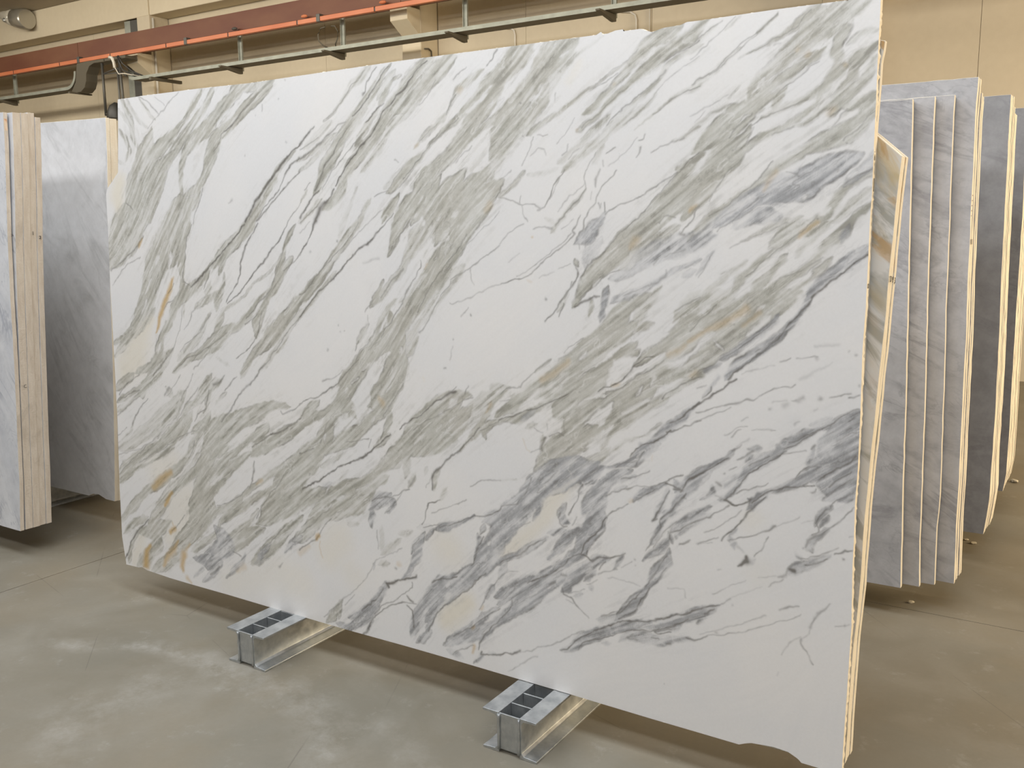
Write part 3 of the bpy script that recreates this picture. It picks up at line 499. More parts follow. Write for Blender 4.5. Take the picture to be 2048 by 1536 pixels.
# ---------------------------------------------------------------- main slab
STROKES = """g0.5 -3341 2009 19.1 -3289 1938 28.5 -3279 1878 28.5 -3251 1824 14.2
d0.4 -3244 2016 4.7 -3191 1993 4.6 -3139 1953 5.5 -3117 1937 3.7
g0.4 -3311 2006 14.3 -3264 1951 14.2 -3189 1894 9.3
g0.4 -3361 1977 9.6 -3320 1940 14.3 -3296 1909 9.5
g0.5 -3358 1898 9.7 -3323 1866 16.8 -3300 1819 23.9 -3320 1786 19.3
g0.4 -3232 2004 9.3 -3164 1929 11.6 -3141 1920 6.9
d0.3 -3143 2007 2.7 -3087 1967 2.7
g0.5 -3370 1781 14.6 -3339 1769 19.4
d0.35 -3001 2006 4.4 -3058 1979 4.5 -3093 1949 6.4 -3140 1924 3.7 -3183 1887 4.6
g0.8 -2875 2010 17.2 -2914 1964 26.2 -2948 1928 22 -2976 1902 17.7 -3010 1876 26.9 -3045 1849 40.7 -3097 1823 50.3 -3145 1796 60.2
g0.8 -2817 1998 25.5 -2844 1962 25.7 -2882 1927 30.3 -2927 1888 30.7 -2961 1858 31 -3006 1818 35.9 -3053 1785 36.3 -3100 1750 36.8
g0.7 -3179 1835 69.9 -3199 1781 103.2 -3225 1726 122.9 -3251 1671 124 -3259 1615 134.1 -3286 1559 144.9
g0.7 -3065 1774 54.6 -3124 1722 83.3 -3168 1650 93.7 -3200 1576 104.2
d0.35 -2948 1932 3.5 -2976 1902 4.4 -3010 1879 3.6
w0.8 -3155 1834 4.6 -3125 1854 18.4 -3096 1874 4.6
w0.5 -3147 1749 2.8 -3099 1783 9.2 -3035 1812 9 -2961 1862 5.3 -2893 1917 6.1 -2859 1981 10.8 -2843 2004 8.6
d0.4 -3171 1720 2.3 -3123 1766 3.7 -3093 1787 3.7 -3029 1805 2.3
w0.8 -3283 1792 28.6 -3334 1749 48.4 -3366 1724 48.8 -3399 1676 49.2 -3408 1618 49.4
c0.9 -3367 1694 78.1 -3388 1637 83.6 -3378 1579 44.3
w0.9 -3329 1567 48.7 -3285 1589 24.1
d0.5 -3333 1609 2.9 -3303 1601 4.8 -3285 1585 2.9
w0.9 -2992 1753 26.9 -3033 1689 31.8 -3074 1647 36.7 -3117 1586 41.8 -3154 1538 51.7
g0.85 -2672 1999 61.7 -2719 1956 54.2 -2771 1915 63.4 -2825 1878 64.3 -2884 1847 56.6 -2934 1821 48.5 -2974 1788 26.7 -2998 1731 22.5 -2994 1681 18 -2984 1637 22.5
g0.8 -2972 1637 35.9 -3013 1591 68.1 -3060 1544 78.2
g0.8 -2525 2003 51.5 -2583 1962 48.4 -2633 1929 40.9 -2674 1895 37.2 -2736 1865 37.8 -2778 1840 46.7 -2805 1807 55.7 -2827 1763 47.5 -2850 1722 34.8 -2877 1687 30.7 -2911 1657 31 -2956 1633 26.8
g0.8 -2657 2005 49.1 -2583 2005 40.2 -2525 2003 23.8
w1 -2648 1974 16.4 -2683 1946 20.7 -2740 1913 21 -2777 1881 25.4 -2793 1865 8.5
w1 -2853 1824 13 -2897 1784 52.6 -2931 1732 66.4 -2954 1687 62.4 -2972 1644 26.9
d0.6 -2583 1975 3.2 -2623 1935 4.9 -2679 1895 5.8 -2731 1861 5.9 -2762 1839 3.4 -2773 1812 3.4 -2805 1786 2.6
d0.4 -2787 1889 3.4 -2793 1862 3.4 -2836 1837 3.4
g0.7 -2900 1649 26.5 -2918 1610 40 -2957 1572 26.9 -2987 1536 27.2
w0.9 -2951 1611 26.8 -2980 1572 27.1 -2998 1536 18.1
w0.6 -2878 1648 8.8 -2924 1596 6.7 -2941 1571 4.5
d0.5 -2873 1659 2.6 -2896 1603 4.4 -2919 1564 4.5 -2931 1524 4.5
d0.25 -2554 1933 5.6 -2555 1910 5.6
d0.25 -2589 1899 4.1 -2588 1897 4
d0.3 -2646 1761 5 -2645 1760 5
d0.25 -2720 1612 10.6 -2736 1602 4.3
d0.25 -2478 1940 4.7 -2477 1939 4.7
d0.2 -2441 1797 7.9 -2439 1796 7.8
d0.25 -2444 2002 6.2 -2442 2001 6.2
g0.8 -2399 1765 7.8 -2442 1734 15.8 -2480 1703 19.9 -2499 1670 24.1 -2539 1631 32.5 -2569 1588 36.9 -2609 1538 37.3
w0.7 -2554 1612 12.2 -2579 1578 12.3
d0.8 -2372 1786 5.4 -2418 1763 7 -2442 1738 8.7 -2465 1716 8.7 -2490 1697 8 -2509 1674 9.6 -2539 1648 8.1 -2568 1619 8.2 -2598 1596 9.9 -2619 1562 10 -2645 1528 10
d0.6 -2373 1738 5.4 -2414 1717 7.8 -2442 1691 5.5 -2461 1662 4 -2476 1636 4 -2510 1607 4.8 -2539 1587 3.3 -2579 1541 4.1
d0.6 -2373 1695 3.9 -2428 1658 4.7 -2476 1620 4.8 -2520 1584 4.9 -2554 1557 4.9 -2589 1527 8.3
d0.5 -2374 1594 2.3 -2401 1561 3.9 -2444 1519 4
g0.7 -3312 1526 194.5 -3344 1488 171.7 -3391 1430 124.2 -3438 1379 60.3
d0.5 -3228 1480 4.8 -3260 1446 7.7 -3317 1407 6.9 -3374 1376 6.9 -3433 1348 7
o0.8 -3234 1472 6.7 -3253 1446 14.5 -3254 1434 4.8
d0.35 -3243 1396 3.9 -3330 1372 4.9 -3376 1333 5 -3423 1285 4
g0.8 -3015 1523 150.4 -3051 1479 138.1 -3087 1438 139.5 -3135 1397 108.3 -3160 1355 104.4 -3180 1313 95.5 -3199 1267 86.5 -3219 1228 77.3 -3245 1189 58.4 -3277 1149 44.2 -3310 1108 29.7 -3368 1078 20.1 -3420 1055 20.3
g0.8 -2988 1486 45.4 -3007 1431 50.3 -3002 1376 41.2 -2998 1332 22.9 -2999 1295 27.5 -3011 1265 41.5 -3029 1234 46.4 -3048 1204 37.3 -3072 1173 32.9 -3097 1130 37.8 -3122 1091 28.6 -3141 1048 47.9 -3154 1012 48.1 -3191 983 29.2 -3273 946 29.7
w1 -3154 1524 47 -3192 1480 42.7 -3230 1431 33.6 -3243 1400 14.5
w1 -3065 1409 27.8 -3071 1379 27.9
w1 -3135 1401 23.5 -3148 1378 14.2
w1 -3021 1328 27.6 -3034 1287 46.3 -3052 1249 32.6
w0.9 -3008 1376 13.7 -3032 1346 18.5
w0.7 -3138 1299 14.2 -3152 1261 14.3
w0.7 -3084 1330 9.3 -3103 1300 9.4
w0.9 -3219 1228 19.3 -3245 1181 14.6
w0.8 -3186 1313 7.2 -3211 1278 14.4 -3224 1259 7.2
w0.8 -3172 1363 5.7 -3191 1340 5.7
w1 -3077 1210 32.8 -3089 1184 33
o0.9 -3056 1316 13.9 -3068 1286 23.3 -3087 1251 23.5 -3106 1217 23.6 -3137 1174 19 -3150 1128 14.4 -3163 1100 4.8
d0.5 -3045 1301 2.8 -3081 1263 2.8
d0.5 -3052 1237 3.7 -3082 1229 4.7 -3106 1202 3.8
g0.6 -3172 1199 19.2 -3216 1152 24.2 -3266 1107 24.5 -3330 1076 29.9 -3382 1037 30.3 -3429 999 15.3
c0.8 -3191 1160 38.6 -3235 1112 78 -3268 1064 123 -3301 1003 149.1 -3360 955 121
w0.8 -3363 1047 15.1 -3416 1004 15.3
w0.9 -3141 1052 24 -3153 1035 14.4
d0.4 -3164 1077 2.9 -3171 1030 4.8
d0.5 -2942 1522 4.5 -2966 1479 4.5 -2978 1431 4.5 -2979 1395 5.5 -2992 1347 3.7 -2993 1310 6.4
d0.5 -2987 1310 5.5 -2954 1300 4.5
g1 -2620 1519 58.2 -2671 1477 46.4 -2729 1439 47.1 -2777 1403 43.4 -2820 1367 30.8 -2864 1334 26.7 -2909 1308 22.5 -2954 1281 40.9 -2989 1258 50.5 -3024 1231 50.9
d0.8 -2650 1519 5.9 -2676 1491 5.9 -2728 1453 6 -2782 1407 6.1 -2836 1367 6.2 -2881 1334 7.1 -2920 1308 6.3 -2948 1296 4.5
g0.7 -2755 1404 25.9 -2767 1379 26 -2778 1354 21.8
w1 -2799 1364 17.5 -2821 1339 44 -2827 1306 57.4 -2811 1285 26.4
g0.5 -2843 1298 26.6 -2855 1276 26.7
d0.5 -2837 1349 3.5 -2859 1313 4.4 -2876 1290 3.6
g0.7 -2757 1343 4.3 -2763 1307 13 -2785 1278 17.5 -2828 1263 22.1 -2866 1247 22.3 -2911 1220 22.6
g0.7 -2774 1289 26.2 -2801 1249 35.2 -2807 1224 22.1
g0.4 -2984 1221 9.2 -2991 1172 6.9
d0.4 -2990 1228 3.7 -3009 1161 3.7 -3028 1103 3.7 -3052 1053 3.8 -3076 1029 3.8
d0.4 -2906 1224 3.6 -2940 1193 4.6 -2969 1147 3.7 -2993 1124 2.8
d0.7 -2580 1518 5.8 -2610 1484 4.2 -2641 1443 6.7 -2657 1415 8.4 -2673 1380 6.8 -2678 1344 5.1 -2700 1305 4.3 -2732 1269 3.5 -2753 1243 4.4
d0.7 -2444 1517 4 -2468 1480 4.8 -2512 1436 5.7 -2551 1398 5.8 -2592 1360 5 -2622 1331 5 -2664 1295 4.3 -2701 1266 4.3 -2748 1236 4.3
g0.5 -2478 1392 8.1 -2542 1350 8.2 -2603 1311 7.5 -2654 1271 7.6 -2706 1238 10.3 -2770 1214 17.5
g0.9 -2401 1509 7.9 -2420 1486 19.9 -2449 1450 16 -2459 1416 16.1 -2469 1395 28.3 -2478 1375 24.3 -2488 1354 16.3
d0.5 -2415 1500 3.2 -2449 1460 4 -2478 1382 4.1 -2488 1354 4.1
g0.9 -2426 1399 24 -2454 1365 28.2 -2479 1327 36.6 -2504 1296 32.7 -2543 1271 24.8 -2573 1246 29.2 -2614 1213 25.3 -2655 1183 25.6 -2697 1153 25.9 -2750 1132 39.4 -2805 1097 57.7 -2860 1061 49.5 -2927 1034 27.4 -2985 1004 23.2 -3049 966 23.6
d0.5 -2488 1351 3.3 -2513 1306 4.1 -2548 1267 5.8 -2594 1234 4.2 -2645 1187 3.4
d0.5 -2375 1420 3.9 -2416 1389 4 -2455 1355 3.2
g0.9 -2533 1278 24.8 -2548 1243 29 -2569 1207 37.6 -2589 1172 46.2 -2595 1143 21.1 -2595 1119 5.9
d0.6 -2564 1215 2.5 -2574 1172 3.4 -2590 1129 4.2 -2606 1104 4.2 -2652 1069 3.4 -2699 1038 3.5
w0.9 -2563 1253 8.3 -2584 1228 20.9 -2609 1206 12.7
d0.5 -2584 1207 3.4 -2630 1177 4.2 -2656 1165 4.3
g0.9 -2376 1262 31.8 -2417 1223 36.2 -2456 1188 52.9 -2495 1148 53.5 -2535 1111 50 -2576 1081 33.7 -2616 1054 25.5 -2648 1012 25.8 -2669 979 26
g0.5 -2376 1215 23.9 -2423 1162 28.3 -2471 1111 32.8 -2516 1067 20.8 -2551 1026 16.8 -2597 984 8.5
d0.5 -2376 1201 3.2 -2432 1148 3.2 -2506 1078 4.1 -2546 1033 5.9 -2597 984 6
w0.6 -2471 1115 8.2 -2526 1077 8.3
g0.6 -2776 1199 26.3 -2787 1174 30.8 -2804 1144 35.4
d0.4 -2840 1197 4.5 -2868 1167 6.3 -2902 1128 4.5 -2942 1100 3.7 -2983 1072 3.7 -3018 1036 3.7
g0.4 -2851 1189 17.9 -2880 1148 18 -2920 1098 27.3 -2972 1050 27.7 -3019 1013 28
d0.5 -2750 1128 3.5 -2816 1089 3.6 -2888 1055 3.6 -2973 1016 4.6 -3055 965 3.8
d0.4 -2860 1042 3.6 -2940 977 5.5
g0.3 -2801 1031 13.3 -2753 1012 22
d0.5 -3052 1053 3.8 -3088 1020 4.7 -3137 979 5.8 -3187 940 5.8
g0.5 -3088 1024 47.4 -3149 982 57.8 -3199 939 58.5
g0.7 -3336 915 45.2 -3402 878 45.9
d0.5 -3273 932 5 -3370 876 5.1 -3410 841 5.1
g0.9 -3187 938 19.5 -3225 904 29.5 -3263 865 39.7 -3320 849 30.1 -3385 831 25.5 -3411 817 20.5
g0.6 -3263 865 24.8 -3340 819 25.3 -3406 781 25.7
w0.8 -3282 856 10 -3346 826 15.2 -3393 790 12.8
g0.8 -3150 941 29 -3200 906 29.3 -3250 874 29.7
d0.5 -3411 821 4.1 -3326 856 4 -3275 868 6
d0.4 -3277 840 5 -3354 798 6.1 -3420 755 5.2
d0.5 -3227 845 3.9 -3259 810 5 -3298 767 8 -3325 728 10.1
g0.4 -3318 737 15.1 -3339 694 15.2 -3412 638 15.5
d0.4 -3364 708 3.1 -3417 674 4.1
g0.5 -3005 876 37.5 -3065 817 66.7 -3126 780 72.5 -3182 735 68.7 -3251 696 59.8 -3315 657 50.6 -3393 623 41.2
w0.5 -3133 760 14.5 -3158 730 14.6
w0.5 -3207 717 19.7 -3239 681 14.9
d0.3 -3024 824 3.8 -3073 762 3.8 -3146 707 3.9 -3184 680 3.9 -3272 630 5 -3349 612 5.1 -3415 584 5.2
g0.5 -3093 887 28.7 -3081 877 38.1
d0.4 -3092 899 9.5 -3117 870 9.6
d0.4 -2946 956 3.7 -2976 912 4.7 -3024 847 4.7
d0.4 -3015 951 3.7 -3051 906 3.8 -3105 867 3.8
d0.5 -2770 969 4.4 -2797 938 13.4 -2825 924 9
d0.5 -2701 967 3.5 -2733 935 7 -2765 907 3.6
g0.6 -2808 937 40.3 -2852 907 31.7 -2864 869 27.3 -2876 834 7.3 -2893 814 4.6
d0.5 -2852 903 4.5 -2864 873 6.4 -2876 830 4.6 -2922 807 3.7 -2945 779 3.7
g0.6 -2852 941 36.1 -2892 893 45.7 -2932 848 27.7 -2978 829 28 -3008 799 23.5
d0.4 -2919 913 3.7 -2960 868 3.7 -3007 818 3.8 -3049 776 3.8
d0.5 -2597 982 6.8 -2633 947 8.6 -2675 918 7 -2697 884 6.1 -2718 856 6.2 -2751 820 6.2 -2789 791 4.5
g0.7 -2760 896 13.3 -2788 876 8.9 -2815 851 5.4
g0.9 -2449 881 24.8 -2508 876 29.3 -2558 857 42.4 -2609 834 55.9 -2677 809 65.5 -2747 780 75.6 -2812 747 99.4 -2846 710 109.5
g0.9 -2855 814 18.2 -2877 785 27.5 -2935 745 41.8
g0.9 -2979 787 46.8 -3021 744 71 -3087 698 62.6 -3154 651 53.8 -3235 618 44.9 -3306 577 55.8 -3365 533 66.9 -3405 495 57.1
d0.4 -3431 500 4.2 -3371 545 4.1 -3253 632 4 -3146 715 3.9
d0.4 -2923 747 3.7 -2998 719 3.8 -3100 665 3.9 -3186 624 3.9 -3287 571 4
g0.5 -2889 758 27.6 -2935 715 23.3 -2953 690 28.1 -2983 637 28.3 -3025 597 28.6 -3073 563 33.8
d0.4 -2947 698 3.7 -2960 662 3.8 -2983 633 3.8
w0.8 -3161 635 14.7 -3249 584 30.1 -3300 554 20.3
g0.6 -3064 662 9.6 -3162 607 12.3 -3237 574 12.5 -3307 541 15.2
g0.9 -2995 620 28.4 -3043 583 33.6 -3104 543 38.9 -3165 507 44.4 -3228 471 35.1 -3279 435 35.5 -3313 397 41 -3366 352 36.3 -3406 317 26.2
o0.7 -3091 557 24.2 -3153 517 34.5 -3197 483 29.9
g0.5 -2926 647 14 -2985 586 14.2 -3026 546 9.6 -3093 505 14.6 -3136 460 14.8 -3174 418 14.9 -3207 369 15
d0.3 -3092 521 3.9 -3142 463 3.9
g0.8 -2886 648 41.6 -2939 585 32.8 -2992 547 33.2 -3045 508 28.9 -3094 466 34.1 -3138 424 39.4 -3188 372 44.9 -3220 334 30.2
o0.9 -3082 479 14.6 -3113 439 19.6 -3132 417 9.8
c0.4 -3072 598 96.4 -3163 563 123.1
c0.5 -2988 473 119 -3060 396 145.6
g0.95 -2852 679 91.5 -2859 637 59.7 -2865 594 69.1 -2883 554 88.1 -2895 514 107.1 -2902 474 102.8 -2931 439 84.8 -2961 407 47.5
g0.95 -2868 479 69.5 -2863 442 69.6 -2892 399 74.9 -2921 375 70.7
g0.9 -2786 687 54.1 -2825 667 45.5
w1 -2663 727 17.5 -2721 691 26.6 -2776 654 31.5 -2820 623 22.8
g0.9 -2652 724 26.2 -2706 689 26.5 -2760 653 35.9 -2804 617 40.9 -2843 589 32.1
w0.9 -2632 709 17.4 -2685 677 17.6 -2744 643 17.9
g0.8 -2637 686 17.4 -2680 655 30.8 -2733 622 40.2 -2777 591 45.2 -2816 555 45.7 -2839 522 36.8
w0.8 -2788 593 9.1 -2827 561 22.9 -2844 548 18.4
g0.9 -2378 818 40.7 -2426 789 45.4 -2475 766 50.1 -2524 746 46.5 -2575 722 51.4 -2601 701 38.9 -2622 681 13
d0.6 -2378 846 4.1 -2450 797 5 -2489 779 5.9 -2529 771 5.1
d0.5 -2529 774 4.2 -2580 740 4.3 -2622 710 3.5
g0.9 -2549 794 34 -2580 772 38.5 -2616 747 25.9 -2652 724 17.5
w1 -2459 842 53.9 -2509 805 54.6 -2529 785 25.4
w0.8 -2523 835 10.5 -2574 805 10.7 -2652 761 10.9 -2716 710 11.1
d0.5 -2378 891 4.1 -2425 869 5.7 -2464 848 5.8 -2474 858 4.2
d0.5 -2612 664 3.5 -2617 634 7 -2629 588 5.2 -2639 557 4.4
w1 -2665 609 61.6 -2708 563 84.6 -2773 516 81.6 -2812 484 36.6
d0.5 -2818 464 3.7 -2741 491 5.4 -2682 522 5.3 -2645 560 5.3
g0.8 -2379 714 20.5 -2426 680 24.9 -2476 652 25.2 -2526 628 25.5 -2582 591 21.6 -2624 563 21.8 -2655 533 22 -2720 486 26.9 -2780 455 27.3 -2836 427 23.1 -2881 401 14
o0.4 -2577 599 12.9 -2603 581 13
g0.8 -2451 620 25.1 -2506 583 25.5 -2557 554 25.8 -2614 521 26.2 -2677 482 26.6 -2737 446 31.6 -2792 407 32
w0.8 -2501 602 12.7 -2603 548 13.1 -2666 509 13.3
g0.9 -2379 686 49.2 -2412 646 82.8 -2442 607 104.5 -2472 567 92.8 -2512 525 76.8 -2543 487 68.9
g0.7 -2380 562 82.5 -2442 517 67.2 -2502 479 51.2 -2579 438 34.8
w0.5 -2442 546 16.8 -2452 541 16.8
d0.5 -2451 630 4.2 -2486 586 3.4 -2527 559 3.4 -2563 506 3.5 -2605 445 4.4
g0.8 -3257 347 30.4 -3316 317 30.8 -3382 273 26.1
d0.7 -3232 347 5 -3272 308 7.1 -3317 272 8.2 -3351 229 6.2 -3373 179 6.3 -3394 146 5.3
g0.6 -3278 303 20.4 -3331 253 20.7 -3352 208 20.8 -3367 159 26.2
c0.6 -3280 262 51.1 -3301 209 61.8 -3335 153 41.6
g0.85 -3110 351 29.5 -3147 333 49.6 -3197 304 70.2 -3260 286 40.7
g0.8 -3173 288 55 -3180 254 65.1 -3225 206 55.8 -3271 165 51.3 -3303 138 31
o0.9 -3230 233 20.3 -3251 193 30.6 -3258 150 30.7
o0.9 -3074 332 19.5 -3099 316 14.7
d0.5 -3013 390 3.8 -3056 347 4.9 -3086 322 5.9
o0.5 -3085 358 4.9 -3074 336 4.9
c0.5 -2990 386 76.5 -3051 316 77.8 -3112 290 49.3
g0.95 -2886 421 70 -2933 375 75.6 -2980 328 67 -3028 289 63 -3076 264 44.1
g0.6 -3023 274 48.4 -3078 224 54 -3146 171 54.9 -3202 144 40.5
o0.7 -3052 285 9.7 -3083 247 29.5 -3127 199 24.8 -3146 167 15
o0.8 -3018 235 33.9 -3031 193 29.2 -3020 171 14.6
w0.6 -3175 227 20 -3200 198 25.2
w0.7 -3079 168 24.6 -3110 142 24.8
o0.5 -2981 289 9.6 -3018 243 14.5
d0.5 -3022 290 2.9 -3071 257 3.9 -3108 227 4
g0.7 -2763 467 27.2 -2830 438 23 -2870 397 23.3 -2905 353 18.8
w1 -2808 418 36.7 -2848 377 41.7 -2883 337 28.1
g0.7 -2775 439 13.6 -2803 396 13.8 -2815 364 18.4 -2849 335 23.2 -2906 302 28.3 -2958 269 28.7
b0.8 -2793 345 73.4 -2766 319 77.6 -2833 276 65 -2879 237 56.4 -2936 234 28.6
g0.9 -2579 410 26.1 -2626 388 39.7 -2679 360 49.2 -2723 322 45.2
d0.6 -2574 411 4.4 -2605 391 6.1
g0.6 -2594 478 13.1 -2657 420 22.2 -2711 377 22.5 -2749 352 27.3
w0.8 -2849 312 23.3 -2901 272 23.6
d0.5 -2729 302 6.3 -2686 291 6.3
d0.5 -2812 226 9.3 -2863 189 9.4
b0.5 -2806 242 37 -2852 195 28.1 -2898 155 19
b0.5 -2664 306 13.4 -2676 274 17.9 -2725 231 18.2 -2774 191 9.2
b0.3 -2909 200 19 -2950 161 14.4
o0.5 -2997 144 19.4 -2974 132 9.6
g0.8 -2380 486 24.9 -2428 446 29.4 -2478 402 38.3 -2524 361 47.4 -2555 326 47.9 -2596 296 35.2 -2628 276 13.3
b0.7 -2544 350 26 -2586 306 26.3
w0.7 -2428 435 8.4 -2493 403 6.4 -2555 341 8.7
d0.5 -2453 446 3.4 -2503 405 4.3 -2539 362 3.5
b0.4 -2540 307 6.1 -2607 279 13.2
o0.3 -2671 253 26.9 -2714 225 13.6
b0.7 -2381 411 25 -2429 378 21.1 -2459 354 12.7
d0.4 -2474 304 6 -2489 283 8.6
c0.35 -2769 173 92 -2505 262 129.4 -2382 249 125.8
d0.7 -2308 1840 5.3 -2345 1807 7.7 -2372 1789 9.3
g0.6 -2068 2013 21.2 -2101 1983 21.4 -2134 1961 21.6 -2160 1936 10.9 -2194 1904 8.8 -2233 1873 7.4 -2259 1856 5.2
d0.4 -2084 2006 2.1 -2126 1967 2.9 -2160 1933 2.9 -2202 1896 2.9 -2250 1865 3
d0.6 -2035 2013 3.5 -2059 1988 4.9 -2080 1966 5 -2084 1936 5 -2092 1930 10.7
g0.8 -1983 2011 10.3 -2007 1992 20.8 -2023 1964 27.9 -2047 1936 28.2 -2067 1913 31.9 -2092 1884 39.3 -2121 1856 43.3 -2151 1827 43.7 -2181 1797 40.4 -2202 1770 40.7 -2233 1737 44.9 -2260 1700 41.5 -2282 1665 30.4 -2300 1634 26.8
g0.5 -1967 1985 17.2 -1994 1961 24.3 -2014 1930 27.9
g0.8 -1935 1974 6.8 -1966 1965 8.3 -1990 1940 17.3 -2002 1917 20.9 -2014 1897 14
w0.9 -1954 1946 20.6 -1974 1932 17.3
w0.7 -2026 1904 14 -2059 1888 14.2
g0.6 -2026 1873 14.1 -2059 1842 17.8 -2083 1813 25.1 -2108 1784 28.9
g0.8 -1820 2006 39.6 -1858 1978 50.1 -1896 1949 50.7 -1927 1914 54.6 -1966 1881 55.3 -1994 1850 48.9 -2018 1818 45.7 -2050 1786 46.2 -2087 1755 46.8 -2121 1725 43.6 -2151 1695 33 -2176 1661 29.6 -2194 1630 29.8
g0.7 -1746 2007 48.4 -1782 1980 55.6 -1816 1951 49.6 -1853 1925 43.5 -1891 1899 40.6 -1926 1872 37.6
w0.5 -1854 1954 13.4 -1876 1936 13.5
g0.4 -1849 1907 20.1 -1887 1875 20.3 -1934 1843 20.6 -1973 1809 20.9 -2005 1772 21.1 -2046 1728 21.4 -2091 1690 21.7
w0.7 -2034 1834 7.1 -2059 1811 10.7 -2087 1786 7.2
w0.8 -2117 1793 7.2 -2142 1770 21.9 -2168 1746 14.7
w0.8 -2113 1759 7.2 -2151 1730 11 -2185 1706 7.4
w0.7 -2155 1708 7.3 -2181 1677 7.4 -2224 1641 7.5
d0.7 -1987 2011 4.1 -2015 1984 4.9 -2043 1947 4.9 -2071 1916 5.7 -2096 1891 5 -2138 1860 2.9
d0.6 -2164 1818 2.2 -2194 1782 3.7 -2229 1743 4.5 -2264 1703 6 -2287 1665 6.8 -2305 1634 7.7
d0.7 -2002 1896 3.5 -2026 1879 5.6 -2051 1860 5 -2075 1837 3.6
d0.8 -1831 2005 3.3 -1862 1987 4.7 -1888 1966 5.4 -1923 1931 5.5 -1954 1913 6.2 -1974 1890 6.2 -2006 1866 5.6 -2026 1834 5.6 -2046 1808 5 -2075 1782 5.7 -2108 1756 5.1 -2142 1723 5.1 -2163 1702 5.2 -2185 1674 4.4 -2211 1640 5.2
d0.5 -2083 1810 2.1 -2125 1775 2.9 -2181 1728 3.7 -2224 1698 3.7 -2255 1661 3 -2278 1633 3
g0.5 -2215 1806 18.5 -2268 1774 18.8 -2327 1751 15.3 -2373 1737 15.5
d0.5 -2373 1740 9.3 -2327 1758 7.6 -2282 1778 9.1 -2237 1813 7.5 -2198 1839 5.2 -2168 1843 3.7
d0.4 -2372 1770 3.9 -2291 1801 3
g0.3 -2237 1848 22.3 -2282 1816 22.6 -2336 1781 23
g0.5 -2237 1778 7.5 -2291 1746 15.2 -2336 1716 11.5 -2373 1698 7.8
d0.5 -2327 1657 3.1 -2355 1635 4.7
g0.6 -1721 2010 6.4 -1757 1988 9.7 -1778 1947 4.6
d0.4 -1797 1949 2.6 -1815 1916 4 -1830 1897 2.7 -1860 1879 2.7
d0.5 -1684 1976 2.5 -1709 1964 3.8 -1730 1943 3.9
d0.5 -1576 2012 4.3 -1593 1992 3.7 -1610 1974 3.1
g0.8 -1627 1959 15.7 -1662 1940 19 -1690 1928 22.4 -1712 1913 19.3 -1726 1888 9.7 -1740 1866 6.5 -1751 1847 6.5 -1776 1829 19.8 -1802 1807 16.6 -1832 1788 16.8 -1859 1769 10.1 -1874 1755 13.6
o0.25 -1701 1915 16 -1704 1912 16.1
o0.3 -1874 1755 10.2 -1870 1757 10.2
d0.5 -1719 1902 2.6 -1744 1864 4.6 -1758 1839 3.9
d0.3 -1791 1812 2.6 -1832 1785 2.7 -1863 1766 2.7
g0.9 -1562 1955 46.1 -1595 1936 34.2 -1623 1914 28.2 -1647 1890 28.5 -1675 1864 25.5 -1703 1838 29 -1725 1816 26 -1754 1801 16.4 -1779 1779 9.9 -1802 1763 8 -1832 1738 10.1 -1866 1716 23.8 -1897 1697 34.3 -1920 1670 31.1 -1952 1644 31.4 -1976 1624 24.6
g0.9 -1561 1900 40.1 -1594 1875 46.8 -1621 1849 50.4 -1653 1823 57.3 -1670 1790 48 -1698 1760 42 -1727 1727 39.2 -1752 1705 39.5 -1797 1683 40.1 -1827 1658 50.6 -1857 1629 44.3
w1 -1647 1913 19 -1682 1888 28.8 -1718 1856 32.3 -1732 1840 16.2
w0.9 -1612 1887 9.4 -1643 1867 12.7 -1674 1847 12.8
g0.6 -1559 1830 27.9 -1610 1797 25.2 -1644 1777 19.1
g0.6 -1556 1704 31.2 -1589 1672 34.7 -1613 1635 50.9 -1659 1623 48.4
d0.5 -1710 1830 2.6 -1761 1790 2.6 -1802 1760 2.7 -1843 1733 3.4 -1881 1693 2.7 -1924 1655 2.1
d0.4 -1662 1746 2.6 -1697 1717 2.6 -1719 1694 3.9
d0.4 -1956 1720 3.5 -1940 1711 3.5
g0.4 -1916 1694 10.3 -1964 1663 10.5 -1996 1633 14.1
d0.7 -2291 1631 6.1 -2328 1597 7.7 -2355 1561 7.8 -2374 1538 9.4
g0.8 -2181 1628 33.4 -2216 1597 33.8 -2247 1575 30.3
d0.7 -2220 1629 5.2 -2238 1604 5.3 -2260 1582 11.4 -2278 1566 19.1 -2296 1531 15.4 -2310 1508 7.7 -2328 1475 3.9 -2375 1422 4.7
g0.6 -2346 1633 7.7 -2373 1598 7.8
g0.5 -2282 1589 19.1 -2328 1554 15.5 -2374 1522 15.7
d0.5 -2374 1519 3.9 -2287 1579 3.1
d0.3 -2374 1489 3.1 -2323 1525 3.1
g0.3 -2121 1626 11 -2142 1589 11 -2163 1554 14.8 -2181 1510 22.4 -2194 1478 15
g0.8 -2066 1584 18.1 -2091 1556 14.6 -2112 1525 18.3 -2137 1500 22.2 -2159 1471 29.8 -2185 1443 30 -2211 1417 30.3 -2233 1390 26.7 -2260 1361 26.9 -2283 1334 31 -2315 1307 35.2 -2352 1279 35.5 -2376 1258 35.8
d0.5 -2112 1525 2.9 -2142 1481 3 -2181 1439 3 -2238 1394 3.1 -2283 1360 3.1 -2320 1317 3.9 -2375 1278 4
d0.4 -2251 1357 3.1 -2283 1317 3.1 -2329 1276 3.1 -2376 1248 3.2
d0.35 -2008 1558 3.6 -2065 1524 3.6 -2107 1497 3.7 -2150 1455 3.7 -2185 1420 3.8
g0.8 -1943 1602 14 -1963 1582 31.6 -1983 1554 35.4 -1999 1533 21.4
